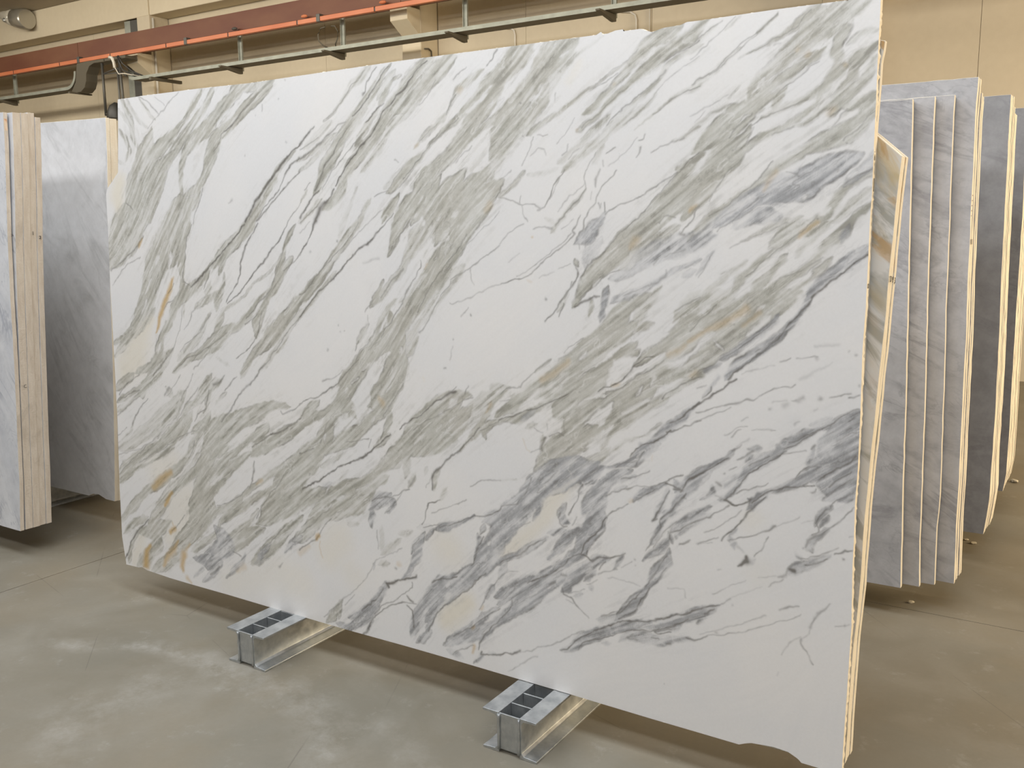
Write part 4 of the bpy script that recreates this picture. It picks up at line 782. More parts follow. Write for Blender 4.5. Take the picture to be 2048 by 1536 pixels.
d0.7 -1959 1548 2.1 -1995 1514 4.3 -2032 1493 5.8 -2048 1471 7.2 -2073 1452 6.6 -2111 1436 5.2 -2141 1407 4.5 -2176 1375 5.3 -2202 1352 6.8 -2238 1325 5.4 -2283 1294 5.4 -2324 1260 5.5 -2348 1225 6.3 -2376 1201 5.6
g0.4 -2216 1355 15.2 -2283 1294 15.5 -2348 1225 19.8 -2376 1201 16
d0.4 -1984 1622 3.5 -2041 1599 4.3
g0.9 -1864 1603 44.4 -1895 1565 55.3 -1923 1529 52.3 -1946 1498 42.2 -1958 1468 31.8 -1970 1443 17.7 -1982 1415 7.1
d0.5 -1891 1528 2.8 -1922 1489 3.5 -1950 1458 4.2 -1982 1412 4.3
g0.95 -1807 1617 67.3 -1833 1579 61.1 -1864 1540 44.6
g0.9 -1728 1620 85.5 -1761 1580 86.5 -1795 1539 74.1 -1813 1503 40.7
g0.95 -1641 1623 83.4 -1677 1586 91 -1716 1546 92.2 -1749 1508 76.6 -1771 1476 40.3
g0.95 -1571 1615 50.4 -1598 1593 57.2 -1633 1559 64.3 -1668 1522 65.1 -1693 1487 62.4 -1718 1452 66.3 -1740 1422 70.1 -1758 1404 70.6 -1777 1377 74.4 -1803 1340 75.1 -1837 1306 69 -1868 1271 69.8 -1900 1239 70.5 -1931 1203 71.2 -1960 1170 71.9 -1980 1144 72.4
w1 -1932 1257 21.3 -1960 1221 28.7 -1988 1185 21.7
g0.6 -1805 1497 84.6 -1863 1467 68.9 -1894 1421 34.8 -1909 1391 21 -1941 1350 21.2 -1969 1324 17.9 -2002 1295 21.7 -2035 1266 25.5
w0.8 -1903 1522 10.4 -1918 1501 7
w1 -1809 1455 27.2 -1824 1431 37.6 -1827 1407 20.5
w1 -1854 1406 20.7 -1858 1394 20.7
w0.9 -1832 1515 13.6 -1834 1512 13.6
w0.8 -1712 1535 23 -1701 1543 9.8
w0.8 -1748 1476 26.7 -1752 1470 20
w0.7 -1871 1537 17.2 -1868 1543 10.3
w0.8 -1845 1594 10.2 -1860 1576 6.8
w0.6 -1805 1503 16.9 -1813 1497 17
w0.6 -1772 1530 16.7 -1775 1527 16.8
w0.6 -1701 1505 9.9 -1704 1499 6.6
w0.6 -1733 1455 13.3 -1755 1425 10.1
w0.7 -1770 1449 6.7 -1785 1413 6.8 -1796 1401 5.4
w0.7 -1830 1352 20.6 -1861 1321 20.8 -1888 1292 14
o0.3 -1823 1391 6.8 -1831 1376 4.1
o0.25 -1587 1564 19 -1604 1553 12.8
d0.5 -1675 1481 3.9 -1696 1449 4.6 -1732 1407 3.3 -1784 1347 2.7 -1841 1275 3.5 -1860 1237 2.8
d0.5 -1846 1409 2.8 -1846 1382 3.4 -1869 1348 3.5 -1893 1323 4.9 -1912 1295 4.9 -1924 1263 4.3 -1948 1225 3.6 -1980 1185 3.6 -2009 1152 3.6
g0.5 -1747 1392 20.1 -1773 1347 20.3 -1795 1313 17.1
g0.3 -1709 1363 46.5 -1753 1317 40.5 -1798 1261 41.1 -1836 1217 34.7
d0.4 -1731 1342 2.7 -1738 1323 3.4 -1768 1283 2.7 -1794 1246 3.4 -1824 1202 3.5 -1851 1176 5.6
g0.8 -1948 1272 14.3 -1977 1246 18 -2001 1219 18.1 -2013 1196 14.6 -2030 1167 14.6 -2055 1140 11.1
g0.6 -2068 1181 11.1 -2093 1161 18.6 -2106 1137 18.7
g0.8 -2002 1330 10.8 -2022 1301 14.5 -2039 1272 25.5 -2047 1259 22
d0.4 -2047 1259 4.4 -2072 1239 4.4 -2077 1226 3.7
d0.3 -2064 1214 2.9 -2064 1181 3
d0.4 -1917 1375 4.2 -1941 1350 4.2 -1981 1311 4.3 -2014 1282 3.6
w0.8 -1864 1228 14 -1883 1190 21.1 -1899 1167 10.6
g0.6 -1852 1207 20.9 -1879 1165 35.2
d0.45 -1550 1446 4.4 -1591 1420 3.8 -1637 1396 3.9 -1662 1381 3.9 -1709 1357 3.3 -1731 1345 2.7
d0.35 -1662 1381 2.6 -1657 1349 2.6 -1646 1326 2
d0.3 -1547 1328 3.2 -1603 1309 3.9 -1656 1287 3.9 -1730 1272 4
d0.35 -1663 1257 2.6 -1685 1235 4.7
d0.5 -1652 1238 4.6 -1651 1237 4.6
d0.3 -1552 1546 2.5 -1603 1510 2.6 -1674 1449 2
d0.4 -2202 1462 7.5 -2202 1461 7.5
d0.3 -2333 1423 7.8 -2331 1425 7.8
d0.3 -2189 1159 5.3 -2188 1159 5.3
d0.4 -2167 1160 5.3 -2166 1160 5.3
d0.3 -2198 1185 5.3 -2197 1184 5.3
d0.2 -2090 1392 7.3 -2023 1400 7.2
g0.9 -1947 1144 107.6 -1939 1119 71.7
g0.95 -1980 1142 72.4 -2021 1121 65.9 -2063 1086 51.9 -2097 1051 56.2 -2123 1020 56.7 -2158 991 57.3 -2185 952 46.2 -2207 916 42.7 -2248 893 35.3 -2303 863 31.9 -2350 835 24.2 -2378 814 16.3
g0.9 -2171 946 57.6 -2176 906 77.1 -2202 877 58.3 -2239 839 51.1 -2252 807 59.2 -2275 767 59.7 -2308 732 76.4 -2341 697 93.4 -2379 667 106.7
g0.9 -2063 1073 22.3 -2089 1026 30 -2114 984 34 -2140 949 34.3
g0.7 -2149 918 45.9 -2140 903 45.9
g0.95 -1931 1126 42.9 -1947 1090 39.6 -1967 1060 39.9 -1991 1020 40.2 -2008 986 47.8 -2024 959 59.2
g0.95 -1914 1076 35.7 -1926 1041 39.5 -1938 1005 43.3 -1958 971 43.6 -1978 937 43.9 -2003 909 47.9 -2032 887 40.9 -2071 860 41.4 -2105 830 41.8 -2149 801 50.1 -2202 772 39.1 -2257 742 31.7
g0.85 -1999 942 55.2 -2020 933 55.5
w1 -1988 1087 29.1 -2012 1063 22 -2046 1042 14.8
w1 -2037 1026 44.4 -2071 991 44.8 -2106 952 34 -2123 941 19
w1 -2207 960 27.1 -2238 927 31.3 -2275 900 27.7 -2294 888 15.9
w0.9 -2063 1057 14.9 -2084 1039 11.2
w0.8 -2106 1008 15.1 -2132 986 11.4
w0.8 -2158 964 11.5 -2162 957 11.5
w1 -1922 1120 14.3 -1930 1104 14.3
w0.7 -1963 1051 10.9 -1975 1024 7.3
w0.7 -1966 990 7.3 -1983 969 7.3
w0.8 -2084 934 33.8 -2123 908 22.8
w0.9 -2158 881 26.9 -2184 855 38.7 -2211 839 19.5
w0.8 -2062 907 22.5 -2084 888 18.8
w0.7 -2097 874 22.7 -2118 852 19.1
w0.7 -2037 880 14.9 -2045 869 14.9
w0.6 -2262 786 19.8 -2257 807 11.9
w1 -1994 874 22.1 -2028 838 44.7 -2053 812 22.5
o0.4 -1999 932 22.1 -2016 947 11.1
g0.8 -2298 908 23.8 -2321 886 24 -2350 862 24.2 -2378 842 16.3
d0.4 -2331 885 4 -2378 853 4.1
d0.6 -2378 894 4.9 -2331 912 4 -2284 937 4 -2225 969 5.4
d0.5 -2225 965 4.7 -2180 999 5.4 -2141 1035 3.8 -2106 1070 3
d0.4 -2266 986 5.5 -2229 999 3.9 -2171 1029 2.3
d0.5 -2106 1135 3.7 -2119 1099 3.8
d0.4 -2059 1138 3 -2097 1103 3.7 -2119 1059 3
d0.3 -2021 1140 2.9 -2063 1102 3
d0.5 -1913 1007 2.9 -1945 959 3.6 -1970 925 3.7 -1999 890 3
g0.6 -1867 1148 21.1 -1886 1119 28.3 -1906 1093 21.4
g0.3 -1894 1065 10.7 -1897 1036 10.7
g0.9 -1974 912 22 -1969 886 22 -1978 859 22 -1990 829 14.8 -2006 811 11.1
g0.8 -1969 828 14.7 -1998 805 22.2 -2032 782 11.2
d0.8 -1961 830 3.7 -1990 813 5.2 -2023 789 3.7 -2057 762 5.3 -2092 740 7.6 -2131 720 4.6 -2180 697 4.7 -2239 665 4.8 -2294 633 4.8 -2361 593 5.7
d0.4 -2053 805 3 -2062 778 3.8
d0.4 -2158 790 3.1 -2062 805 3
d0.5 -2313 749 3.2 -2379 717 4.1
d0.4 -2239 849 2.4 -2285 773 4
g0.4 -2180 754 19.5 -2202 721 11.8 -2262 693 23.9
g0.5 -2318 668 8.1 -2332 646 12.2 -2351 626 12.3 -2380 600 24.7
d0.5 -2327 653 3.2 -2332 642 3.2
g0.3 -2149 684 7.7 -2184 648 15.7
b0.4 -2239 627 23.8 -2262 617 24
g0.9 -1658 990 20.1 -1687 988 30.4 -1725 975 37.5 -1766 950 48.4 -1805 921 56 -1836 900 42.4 -1867 874 42.8 -1891 856 32.3 -1899 829 36.1 -1915 798 43.5 -1939 770 43.9 -1964 744 44.2 -1997 720 37.2 -2031 692 30.1 -2061 668 30.3 -2104 639 34.6
g0.8 -1702 950 40.8 -1739 918 68.8 -1777 883 69.6 -1816 851 70.5 -1855 818 64.2 -1883 793 43.2
g0.9 -1664 929 50.5 -1693 892 61.2 -1738 859 62.1 -1776 830 62.8 -1815 804 42.4 -1854 783 28.6
g0.4 -1592 978 65.8 -1627 938 66.6 -1663 898 50.6
w0.7 -1709 961 37.4 -1724 948 20.5
w1 -1758 923 17.3 -1762 919 17.3
w0.6 -1762 882 17.3 -1777 865 10.5
w0.5 -1843 835 21.3 -1863 814 17.9
w0.4 -1609 952 39.7 -1645 912 33.5 -1681 869 20.4
d0.7 -1703 996 6.8 -1721 991 10.2 -1748 977 5.5 -1786 955 4.2 -1817 933 4.9 -1840 909 3.5 -1864 897 2.8 -1912 870 4.3 -1928 855 2.9
d0.5 -1703 1011 2 -1718 995 2.7
d0.5 -1651 1015 2.7 -1669 993 4
d0.4 -1639 986 4.7 -1665 978 3.4
d0.4 -1683 964 2.7 -1758 920 2.8 -1816 895 2.8 -1875 857 2.9
g0.6 -1882 783 21.6 -1935 731 18.3
g0.5 -1894 749 36.2 -1898 723 36.3
g0.5 -1865 705 21.6 -1877 680 21.7
d0.4 -1861 708 7.2 -1881 670 7.2
g0.4 -1814 734 14.2 -1818 727 14.2
g0.7 -1989 682 29.8 -2035 655 45.3
g0.8 -1539 1001 19.4 -1567 980 19.6 -1577 955 16.4 -1594 924 19.8 -1608 892 26.6 -1626 869 23.4 -1655 838 10.1 -1684 813 8.2
g0.6 -1767 740 17.5 -1782 706 17.6 -1786 680 10.6
d0.6 -1608 892 3.3 -1644 848 4 -1684 813 5.5 -1721 780 6.2 -1752 755 7 -1779 732 10.5 -1794 708 7.1 -1793 673 5.7
g0.8 -1537 920 19.5 -1572 902 23 -1597 884 23.2 -1593 866 13.3
d0.5 -1537 917 2.6 -1583 891 3.3 -1608 880 2.7
d0.3 -1817 679 2.8 -1794 714 2.8
d0.4 -1533 737 3.9 -1604 724 4 -1641 704 3.4
g0.5 -1540 1024 19.4 -1571 1022 16.3 -1574 998 13.1
o0.3 -1577 970 13.1 -1591 942 6.6
d0.5 -1749 1066 5.5 -1748 1065 5.5
d0.4 -1717 1156 4.7 -1716 1155 4.7
d0.25 -1716 1132 3.4 -1736 1094 3.4
d0.3 -2252 1094 7.8 -2254 1091 7.8
c0.3 -1826 1014 7 -1830 1026 7
g0.85 -2149 621 77.8 -2202 579 79 -2262 535 72.3 -2309 493 52.9 -2337 453 45.2 -2381 417 45.7
g0.6 -2061 616 57.1 -2104 583 65.5 -2171 552 58.8 -2216 521 39.7
g0.8 -2285 594 48.3 -2342 565 45 -2380 535 41.3
w0.7 -2175 596 15.7 -2239 556 12 -2309 510 10.2 -2381 471 12.4
w0.6 -2207 526 19.8 -2262 490 24.2 -2300 452 16.3
d0.4 -2225 558 3.2 -2295 498 3.2 -2342 456 4.1 -2381 428 4.2
d0.5 -2230 509 3.2 -2276 470 4 -2304 426 5.7 -2342 402 4.9 -2381 370 5
o0.9 -2295 439 16.3 -2304 426 12.2
o0.4 -2286 419 4.1 -2286 384 4.1 -2272 362 3.2
o0.3 -2333 397 16.5 -2381 356 25
c0.5 -2193 442 119 -2239 392 120.7
c0.3 -2148 346 78.9 -2121 317 78.5
b0.6 -1997 609 59.9 -2026 585 45.3
b0.7 -1976 619 29.8 -1950 606 22.2 -1975 569 11.2
d0.5 -2043 595 4.5 -1984 621 6 -1934 631 3.7 -1881 658 5.1
d0.4 -1909 641 2.9 -1954 595 3.7 -1988 557 3.7
b0.6 -2043 548 26.6 -2052 527 19.1 -2047 507 7.6
g0.4 -2091 578 23 -2122 546 23.3
g0.4 -2113 510 15.5 -2148 498 11.7
d0.35 -2026 498 5.3 -2025 464 3.8 -2017 439 3.8
g0.4 -2004 498 22.6 -2004 454 22.7
g0.4 -1933 480 22.3 -1974 446 30 -1995 429 18.9
g0.3 -1892 517 22 -1912 510 22.1
d0.3 -1916 456 3 -1983 421 3.8 -2029 389 3.8 -2059 346 3.9 -2086 310 4.7 -2117 276 3.9 -2170 237 5.6 -2202 202 5.6 -2263 150 3.3
b0.5 -2029 382 11.5 -2034 368 7.7
g0.4 -1982 394 22.6 -1995 389 22.7
o0.3 -1932 404 14.9 -1928 401 14.9
d0.4 -1944 385 9 -1940 385 9
g0.8 -2184 217 20 -2212 183 28.3 -2226 158 32.5 -2239 145 24.5
g0.6 -2180 204 12 -2193 166 12.1
d0.4 -2121 258 3.1 -2161 218 3.2
d0.5 -2263 150 3.3 -2239 177 3.3 -2193 215 4
b0.9 -1831 510 21.6 -1851 478 32.7 -1854 454 43.7 -1850 435 29.1 -1870 405 22 -1886 376 18.4 -1906 355 11.1
d0.5 -1847 501 2.9 -1867 472 3.6 -1875 441 4.4
d0.4 -1863 459 2.9 -1858 450 2.9
d0.8 -1849 373 7.3 -1878 361 5.2 -1915 345 7.4 -1952 334 9 -1982 327 9.1 -1973 315 7.6
d0.5 -1869 352 2.9 -1869 333 2.9 -1898 300 3.7
d0.6 -1889 295 5.2 -1869 283 7.4
b0.8 -1982 324 22.7 -1999 296 26.7 -2016 269 26.8 -2033 245 27 -2050 221 38.8 -2094 191 31.4 -2139 174 11.9
d0.6 -1994 308 3.8 -2024 264 3.1 -2050 238 5.4 -2085 210 3.1
b0.8 -2024 233 23.1 -2059 195 31.1 -2094 166 31.4 -2148 140 23.9 -2193 137 20.2
d0.4 -2121 150 3.2 -2033 201 3.1
d0.5 -1898 300 3 -1952 272 3.8 -2003 245 3.8 -2033 211 3.1
b0.6 -2041 188 15.5 -2059 157 11.7
d0.6 -1856 279 2.9 -1910 274 3.7 -1952 259 5.3 -1994 233 3.8 -2028 205 3.9 -2050 173 7.8 -2063 142 7.8 -2076 125 5.5
d0.7 -1889 265 5.2 -1872 252 5.2 -1868 226 5.9 -1868 200 5.2
b0.85 -1707 397 42.2 -1750 373 42.7 -1777 348 35.9 -1800 320 36.2 -1828 282 29.2 -1856 246 22.1 -1864 217 22.2 -1872 192 22.3
b0.9 -1617 446 51.3 -1654 414 55.4 -1692 381 56 -1730 345 53.2 -1768 307 50.2 -1792 279 36.2 -1807 246 29.1
b0.8 -1776 276 21.6 -1791 240 18.1 -1807 204 21.9
b0.6 -1828 282 43.8 -1856 226 36.9 -1867 183 29.7
w0.8 -1726 377 17.7 -1730 370 17.7
w0.7 -1729 335 28.4 -1737 327 21.3
w0.8 -1811 262 21.8 -1835 227 22
b0.9 -1608 542 17 -1596 507 37.3 -1607 474 44.2
b0.9 -1581 503 50.6 -1546 553 50 -1530 586 66.2
b0.8 -1528 525 46.5 -1563 482 47.1 -1588 452 47.5 -1617 428 47.9
d0.6 -1580 435 4.7 -1624 395 4.8 -1676 352 4.9 -1729 306 4.3 -1768 271 4.3 -1787 234 4.3 -1803 198 5.1
d0.6 -1789 368 5.8 -1750 389 4.3 -1692 407 4.2
d0.6 -1590 545 4.7 -1611 510 4.8 -1618 484 4.8 -1640 455 3.4
w0.8 -1567 530 16.8 -1569 527 16.8
w0.5 -1581 484 10.1 -1588 477 10.2
b0.8 -1756 549 31.8 -1733 556 28 -1695 575 17.3 -1658 596 10.3 -1628 611 8.2
d0.6 -1764 551 3.5 -1710 569 2.8 -1658 600 3.4 -1621 612 3.4 -1584 617 3.4 -1555 625 4 -1531 647 4
b0.8 -1791 530 21.4 -1811 507 14.4
d0.5 -1776 536 2.8 -1811 501 5
b0.3 -1831 540 28.8 -1811 543 28.6
b0.8 -1584 602 20.1 -1566 611 40.1 -1531 629 39.6
b0.8 -1597 569 20.3 -1594 576 20.2
d0.6 -1766 649 3.5 -1805 628 4.3 -1816 603 4.3 -1820 574 2.9 -1835 549 3.6
d0.5 -1764 560 3.5 -1827 540 2.9
d0.4 -1659 656 3.4 -1704 636 3.5 -1742 621 3.5 -1792 596 4.3
g0.5 -1743 672 20.9 -1762 653 14
c0.5 -1732 489 105.5 -1724 484 105.3
c0.9 -1652 328 62.6 -1690 295 77.4 -1728 254 71.2
b0.6 -1557 395 20.2 -1578 360 10.2
d0.4 -1526 433 4 -1561 395 4.1 -1582 356 3.4 -1603 313 3.4
b0.8 -1523 315 67.2 -1576 275 51.2 -1621 249 41.5 -1658 221 28 -1708 193 21.3
w0.8 -1603 294 17.2 -1621 268 17.3
d0.5 -1524 340 3.4 -1570 302 3.4 -1632 253 3.5 -1704 204 3.5
b0.6 -1806 187 29.2 -1826 166 36.7
o0.4 -1589 329 6.8 -1592 322 6.8
o0.4 -1624 254 10.4 -1623 256 10.4
g0.7 -1480 2008 65.8 -1512 1979 66.5 -1545 1944 61.2 -1561 1923 61.6
g0.85 -1360 2006 95.2 -1388 1977 78.7 -1419 1948 67.8 -1444 1918 62.5 -1466 1888 60 -1492 1854 60.6 -1515 1828 70.3 -1538 1794 80.2 -1557 1762 87
w1 -1452 1968 8.9 -1465 1947 17.9 -1490 1923 27.1 -1523 1893 33.6 -1553 1865 37 -1566 1852 31
g0.7 -1311 2006 17.1 -1335 1982 17.2 -1365 1959 17.4 -1396 1935 20.5
g0.35 -1334 1961 34.4 -1364 1932 34.8 -1389 1903 35.2 -1404 1872 32.4
g0.7 -1401 1888 26.5 -1416 1856 29.6 -1442 1829 32.9 -1464 1800 39.2 -1490 1777 36.5 -1516 1754 36.9 -1539 1724 31 -1556 1705 18.7
w0.9 -1341 1986 11.5 -1359 1972 14.5
w0.9 -1443 1864 17.9 -1456 1854 15
w0.7 -1421 1900 8.9 -1430 1885 8.9
w0.6 -1506 2003 6 -1519 1983 6.1
w0.6 -1405 2008 5.8 -1414 1996 4.4
w0.7 -1376 2005 5.8 -1382 1998 4.4
d0.5 -1446 1921 4.2 -1446 1921 4.2
d0.6 -1492 1853 4.8 -1491 1852 4.8
d0.5 -1460 1846 4.2 -1460 1846 4.2
d0.4 -1481 1758 4.3 -1480 1758 4.3
d0.4 -1372 1874 1.8 -1375 1853 2.3
g0.35 -1223 2011 3.9 -1249 1999 5.6 -1288 1980 8.5 -1322 1965 11.4
g0.75 -1153 1938 5.4 -1196 1914 4.4 -1239 1887 4.5 -1269 1871 8.5 -1299 1852 9.7 -1330 1836 11.6 -1361 1820 11.7 -1392 1803 13 -1424 1784 14.9 -1456 1767 18.1
d0.3 -1119 1964 2.7 -1153 1940 3.3 -1196 1921 2.8 -1240 1889 3.4 -1269 1871 4 -1305 1853 4
d0.4 -1181 1910 2.7 -1215 1887 2.8 -1254 1877 2.8
g0.85 -1002 2011 15.5 -1028 1994 33.8 -1064 1983 36.9 -1091 1969 34.6 -1119 1947 32.2 -1144 1929 24.4 -1160 1910 21.8 -1180 1889 16.5 -1200 1865 16.6 -1223 1846 14 -1246 1827 16.9 -1267 1810 17 -1279 1803 11.4
g0.8 -949 2007 25.3 -971 1985 28.1 -1000 1969 31 -1029 1952 31.3 -1056 1938 31.6 -1084 1923 24 -1114 1903 24.2 -1142 1881 19 -1167 1860 16.5 -1196 1839 16.6 -1222 1817 11.2 -1242 1795 12.4 -1266 1776 12.5 -1287 1764 10.3 -1299 1760 5.8
w0.7 -1068 1959 10.6 -1096 1944 13.3 -1124 1930 10.8
o0.2 -1191 1880 8.3 -1194 1877 8.3
o0.3 -1299 1762 8.6 -1296 1765 5.7
d0.4 -1150 1871 1.6 -1207 1827 2.2 -1251 1791 2.8 -1284 1767 4
d0.5 -947 1975 3 -986 1953 3.1 -1026 1932 3.7 -1042 1921 3.7
g0.5 -947 1958 15.2 -985 1943 10.3 -1017 1921 13 -1038 1904 15.8 -1054 1885 13.2 -1076 1870 10.7 -1098 1851 10.7
d0.45 -1038 1899 5.3 -1060 1883 5.3 -1093 1863 3.2 -1126 1841 3.3 -1168 1811 3.3 -1191 1792 2.8 -1211 1770 2.2
g0.5 -1051 1882 7.9 -1092 1856 10.7 -1125 1831 13.6 -1159 1802 16.5 -1191 1776 13.9 -1219 1749 14.1
d0.3 -945 1934 2.5 -984 1908 2.1 -1023 1880 2.1 -1064 1851 2.1 -1096 1816 3.2 -1127 1795 2.7 -1164 1774 2.8
g0.5 -1064 1848 8 -1091 1820 13.4 -1133 1798 16.4 -1176 1775 16.6 -1216 1747 19.7 -1240 1727 22.7 -1270 1707 17.2 -1306 1685 17.4 -1340 1660 17.6
g0.5 -1206 1793 14 -1235 1769 14.1 -1265 1747 11.4 -1295 1725 14.4 -1326 1702 17.5 -1356 1679 14.7
g0.6 -1234 1734 22.6 -1264 1718 22.8 -1294 1693 14.4 -1331 1667 11.7
d0.3 -1295 1719 2.3 -1325 1689 2.3
g0.6 -942 1858 15.3 -967 1843 12.9 -994 1838 7.8 -1021 1825 6.3 -1048 1812 3.7 -1073 1794 3.7 -1103 1775 3.8 -1126 1759 3.3
d0.4 -942 1853 2 -1021 1825 3.2 -1073 1794 2.7
g0.4 -937 1754 7.7 -976 1732 7.8 -1003 1719 7.9
d0.4 -976 1729 2.1 -1016 1712 3.2 -1046 1703 3.7 -1071 1692 3.2
d0.5 -1090 1741 4.3 -1096 1732 3.8 -1110 1727 2.7
d0.5 -1103 1709 6.5 -1103 1696 4.4 -1114 1686 2.2
d0.3 -1116 1735 2.2 -1144 1709 2.2 -1201 1664 2.8
d0.5 -1182 1716 3.3 -1194 1709 3.9 -1209 1699 2.2
d0.4 -1327 1734 2.3 -1329 1713 2.9 -1345 1703 2.9
d0.4 -1443 1755 2.4 -1449 1730 2.4 -1465 1701 2.4 -1477 1679 2.4
d0.3 -1451 1703 3 -1425 1718 4.2 -1406 1712 3.6 -1402 1695 3
d0.4 -1430 1759 2.4 -1413 1754 3.6 -1397 1760 2.4
d0.45 -1239 1703 2.8 -1253 1680 3.4 -1268 1657 2.9
d0.4 -1220 1678 3.4 -1216 1662 3.4
g0.5 -1219 1723 11.3 -1233 1697 14.2 -1244 1674 17.1
g0.8 -933 1675 25.8 -957 1664 15.6 -986 1647 13.1
d0.6 -934 1690 2.6 -959 1669 3.1 -983 1645 2.6
c0.3 -1302 1945 25.6 -1326 1902 25.9
d0.3 -1307 1797 2.3 -1334 1764 2.3 -1364 1731 2.4
g0.5 -1470 1658 12.2 -1503 1626 12.3 -1533 1604 12.5 -1553 1588 9.4
d0.3 -1511 1665 2.5 -1554 1636 2.5
g0.3 -1369 1659 8.9 -1414 1645 9 -1453 1649 9.1
d0.4 -1553 1585 3.1 -1508 1578 3.1 -1498 1569 4.3 -1474 1564 3.7 -1434 1565 3.6 -1418 1556 6
d0.4 -1482 1594 1.8 -1481 1569 2.5
d0.4 -1474 1560 2.5 -1470 1532 3.1 -1456 1512 3.1
d0.4 -1405 1559 4.2 -1424 1548 4.8
g0.5 -1358 1632 8.9 -1367 1618 5.9
d0.6 -1340 1658 2.3 -1355 1640 4.1 -1374 1613 3.6 -1383 1589 3.6 -1395 1575 4.2 -1405 1559 2.4
d0.4 -1355 1634 3 -1367 1602 2.4 -1386 1580 2.4
g0.6 -1272 1602 5.8 -1296 1567 8.7 -1327 1538 8.8 -1354 1511 11.9 -1367 1497 17.9
d0.45 -1268 1655 2.3 -1276 1631 2.9 -1272 1604 2.9 -1290 1575 3.5 -1314 1549 4.1 -1339 1527 4.1 -1358 1508 4.8
d0.3 -1276 1618 1.7 -1321 1576 1.8 -1352 1544 1.8
d0.3 -1432 1495 4.3 -1400 1503 3.6 -1370 1500 6
g0.3 -1371 1517 17.9 -1400 1523 6
d0.4 -1228 1653 4 -1239 1625 6.8 -1236 1608 3.4
d0.5 -1174 1651 2.8 -1188 1631 3.9 -1214 1608 4 -1229 1584 4 -1234 1566 2.9 -1252 1545 3.5 -1263 1521 3.5 -1272 1494 4.1 -1281 1480 4.1
d0.3 -1250 1593 2.3 -1256 1574 2.3
d0.5 -1228 1563 3.4 -1224 1552 4 -1219 1563 2.8
d0.6 -1210 1565 3.4 -1207 1544 3.4
d0.5 -991 1636 2.6 -1026 1620 3.2 -1065 1598 4.3 -1104 1576 3.3 -1147 1558 3.3 -1191 1546 3.4 -1206 1536 2.8
b0.7 -1209 1536 11.4 -1220 1517 20 -1238 1504 25.9 -1247 1488 31.7 -1259 1472 40.5 -1277 1461 26.2
b0.3 -1224 1461 20.1 -1245 1426 34.7 -1253 1399 29.1
d0.4 -1280 1450 2.9 -1279 1434 2.3
g0.9 -1287 1398 14.7 -1286 1396 14.7
d0.4 -1287 1385 4.7 -1280 1368 4.1
d0.3 -1261 1461 2.3 -1261 1442 2.3
d0.55 -1282 1532 3.5 -1291 1507 2.9 -1300 1489 3.5 -1293 1478 4.1 -1312 1467 3.5 -1343 1442 3.6 -1381 1411 3.6 -1419 1380 3.7 -1445 1360 3.1 -1465 1351 3.1 -1513 1341 3.8 -1547 1329 4.5
d0.4 -1303 1483 2.9 -1349 1448 3 -1397 1408 3 -1446 1377 3.1 -1486 1354 2.5
d0.3 -1338 1497 2.4 -1301 1521 2.3
d0.3 -1306 1398 2.4 -1347 1381 2.4
d0.25 -1363 1373 2.4 -1412 1349 2.4
d0.35 -1466 1504 3.7 -1516 1479 3.1 -1550 1450 3.8
o0.5 -1438 1470 6.1 -1437 1471 6.1
d0.5 -1390 1298 6.1 -1391 1297 6.1
o0.2 -1448 1343 6.2 -1438 1340 6.2
d0.2 -1481 1428 1.9 -1514 1399 1.9
g0.95 -931 1624 85.3 -949 1612 83.3 -1002 1568 69.1 -1061 1513 65.2 -1126 1466 59.8 -1171 1424 56.6 -1216 1388 48.9 -1251 1350 40.8 -1272 1319 26.4 -1290 1288 17.8
g0.95 -985 1636 15.8 -990 1623 15.8
d0.5 -983 1641 2.6 -1012 1619 2.1 -1080 1547 2.7 -1136 1495 2.2 -1193 1445 2.3
o0.5 -948 1546 13.1 -956 1539 10.5
o0.35 -1105 1466 22.1 -1122 1445 13.9
d0.6 -1038 1506 3.2 -1037 1505 3.2
d0.4 -994 1519 1.6 -1022 1520 1.6 -1049 1502 2.2
w0.7 -1217 1353 14.4 -1232 1339 14.5
b0.5 -924 1465 52.2 -977 1450 53.1 -1032 1432 54.1 -1080 1414 55 -1117 1387 33.5 -1160 1365 22.6
g0.6 -993 1491 21.3 -1033 1466 27 -1075 1440 32.9 -1103 1419 33.3 -1132 1400 33.6
w0.5 -965 1481 21.1 -1019 1461 16.1
w0.6 -1123 1392 16.8 -1117 1395 16.7
w0.6 -1060 1487 10.9 -1105 1450 11.1 -1124 1429 8.4
d0.5 -928 1548 2.6 -950 1516 3.1 -970 1486 3.2 -978 1476 3.2
d0.4 -978 1478 8 -967 1476 5.3
d0.3 -1034 1409 3.3 -1050 1393 4.4
d0.3 -1017 1414 2.2 -963 1440 2.1
w0.9 -1205 1337 17.2 -1235 1320 17.4 -1265 1303 11.7
d0.5 -1152 1386 2.8 -1191 1370 4 -1208 1356 4 -1226 1334 4.1 -1250 1320 3.5 -1271 1297 3.5
g0.8 -1240 1295 8.7 -1239 1276 8.7 -1245 1259 8.8
b0.9 -1192 1316 25.8 -1200 1294 20.1 -1202 1272 14.4 -1205 1253 17.3
d0.6 -1216 1307 4 -1246 1298 5.8 -1271 1289 7.1 -1290 1280 5.9
d0.5 -1185 1313 4.6 -1185 1313 4.6
b0.6 -1158 1298 28.4 -1128 1309 22.5 -1085 1329 16.6 -1054 1348 13.7 -1015 1367 10.8 -974 1394 8 -921 1415 7.8
d0.4 -1181 1286 3.4 -1157 1290 2.8
d0.3 -1140 1309 2.8 -1091 1332 2.8 -1015 1365 5.4 -1010 1383 2.7
g0.9 -1070 1316 22.1 -1098 1297 33.5 -1127 1280 36.6 -1156 1257 37 -1180 1243 28.7
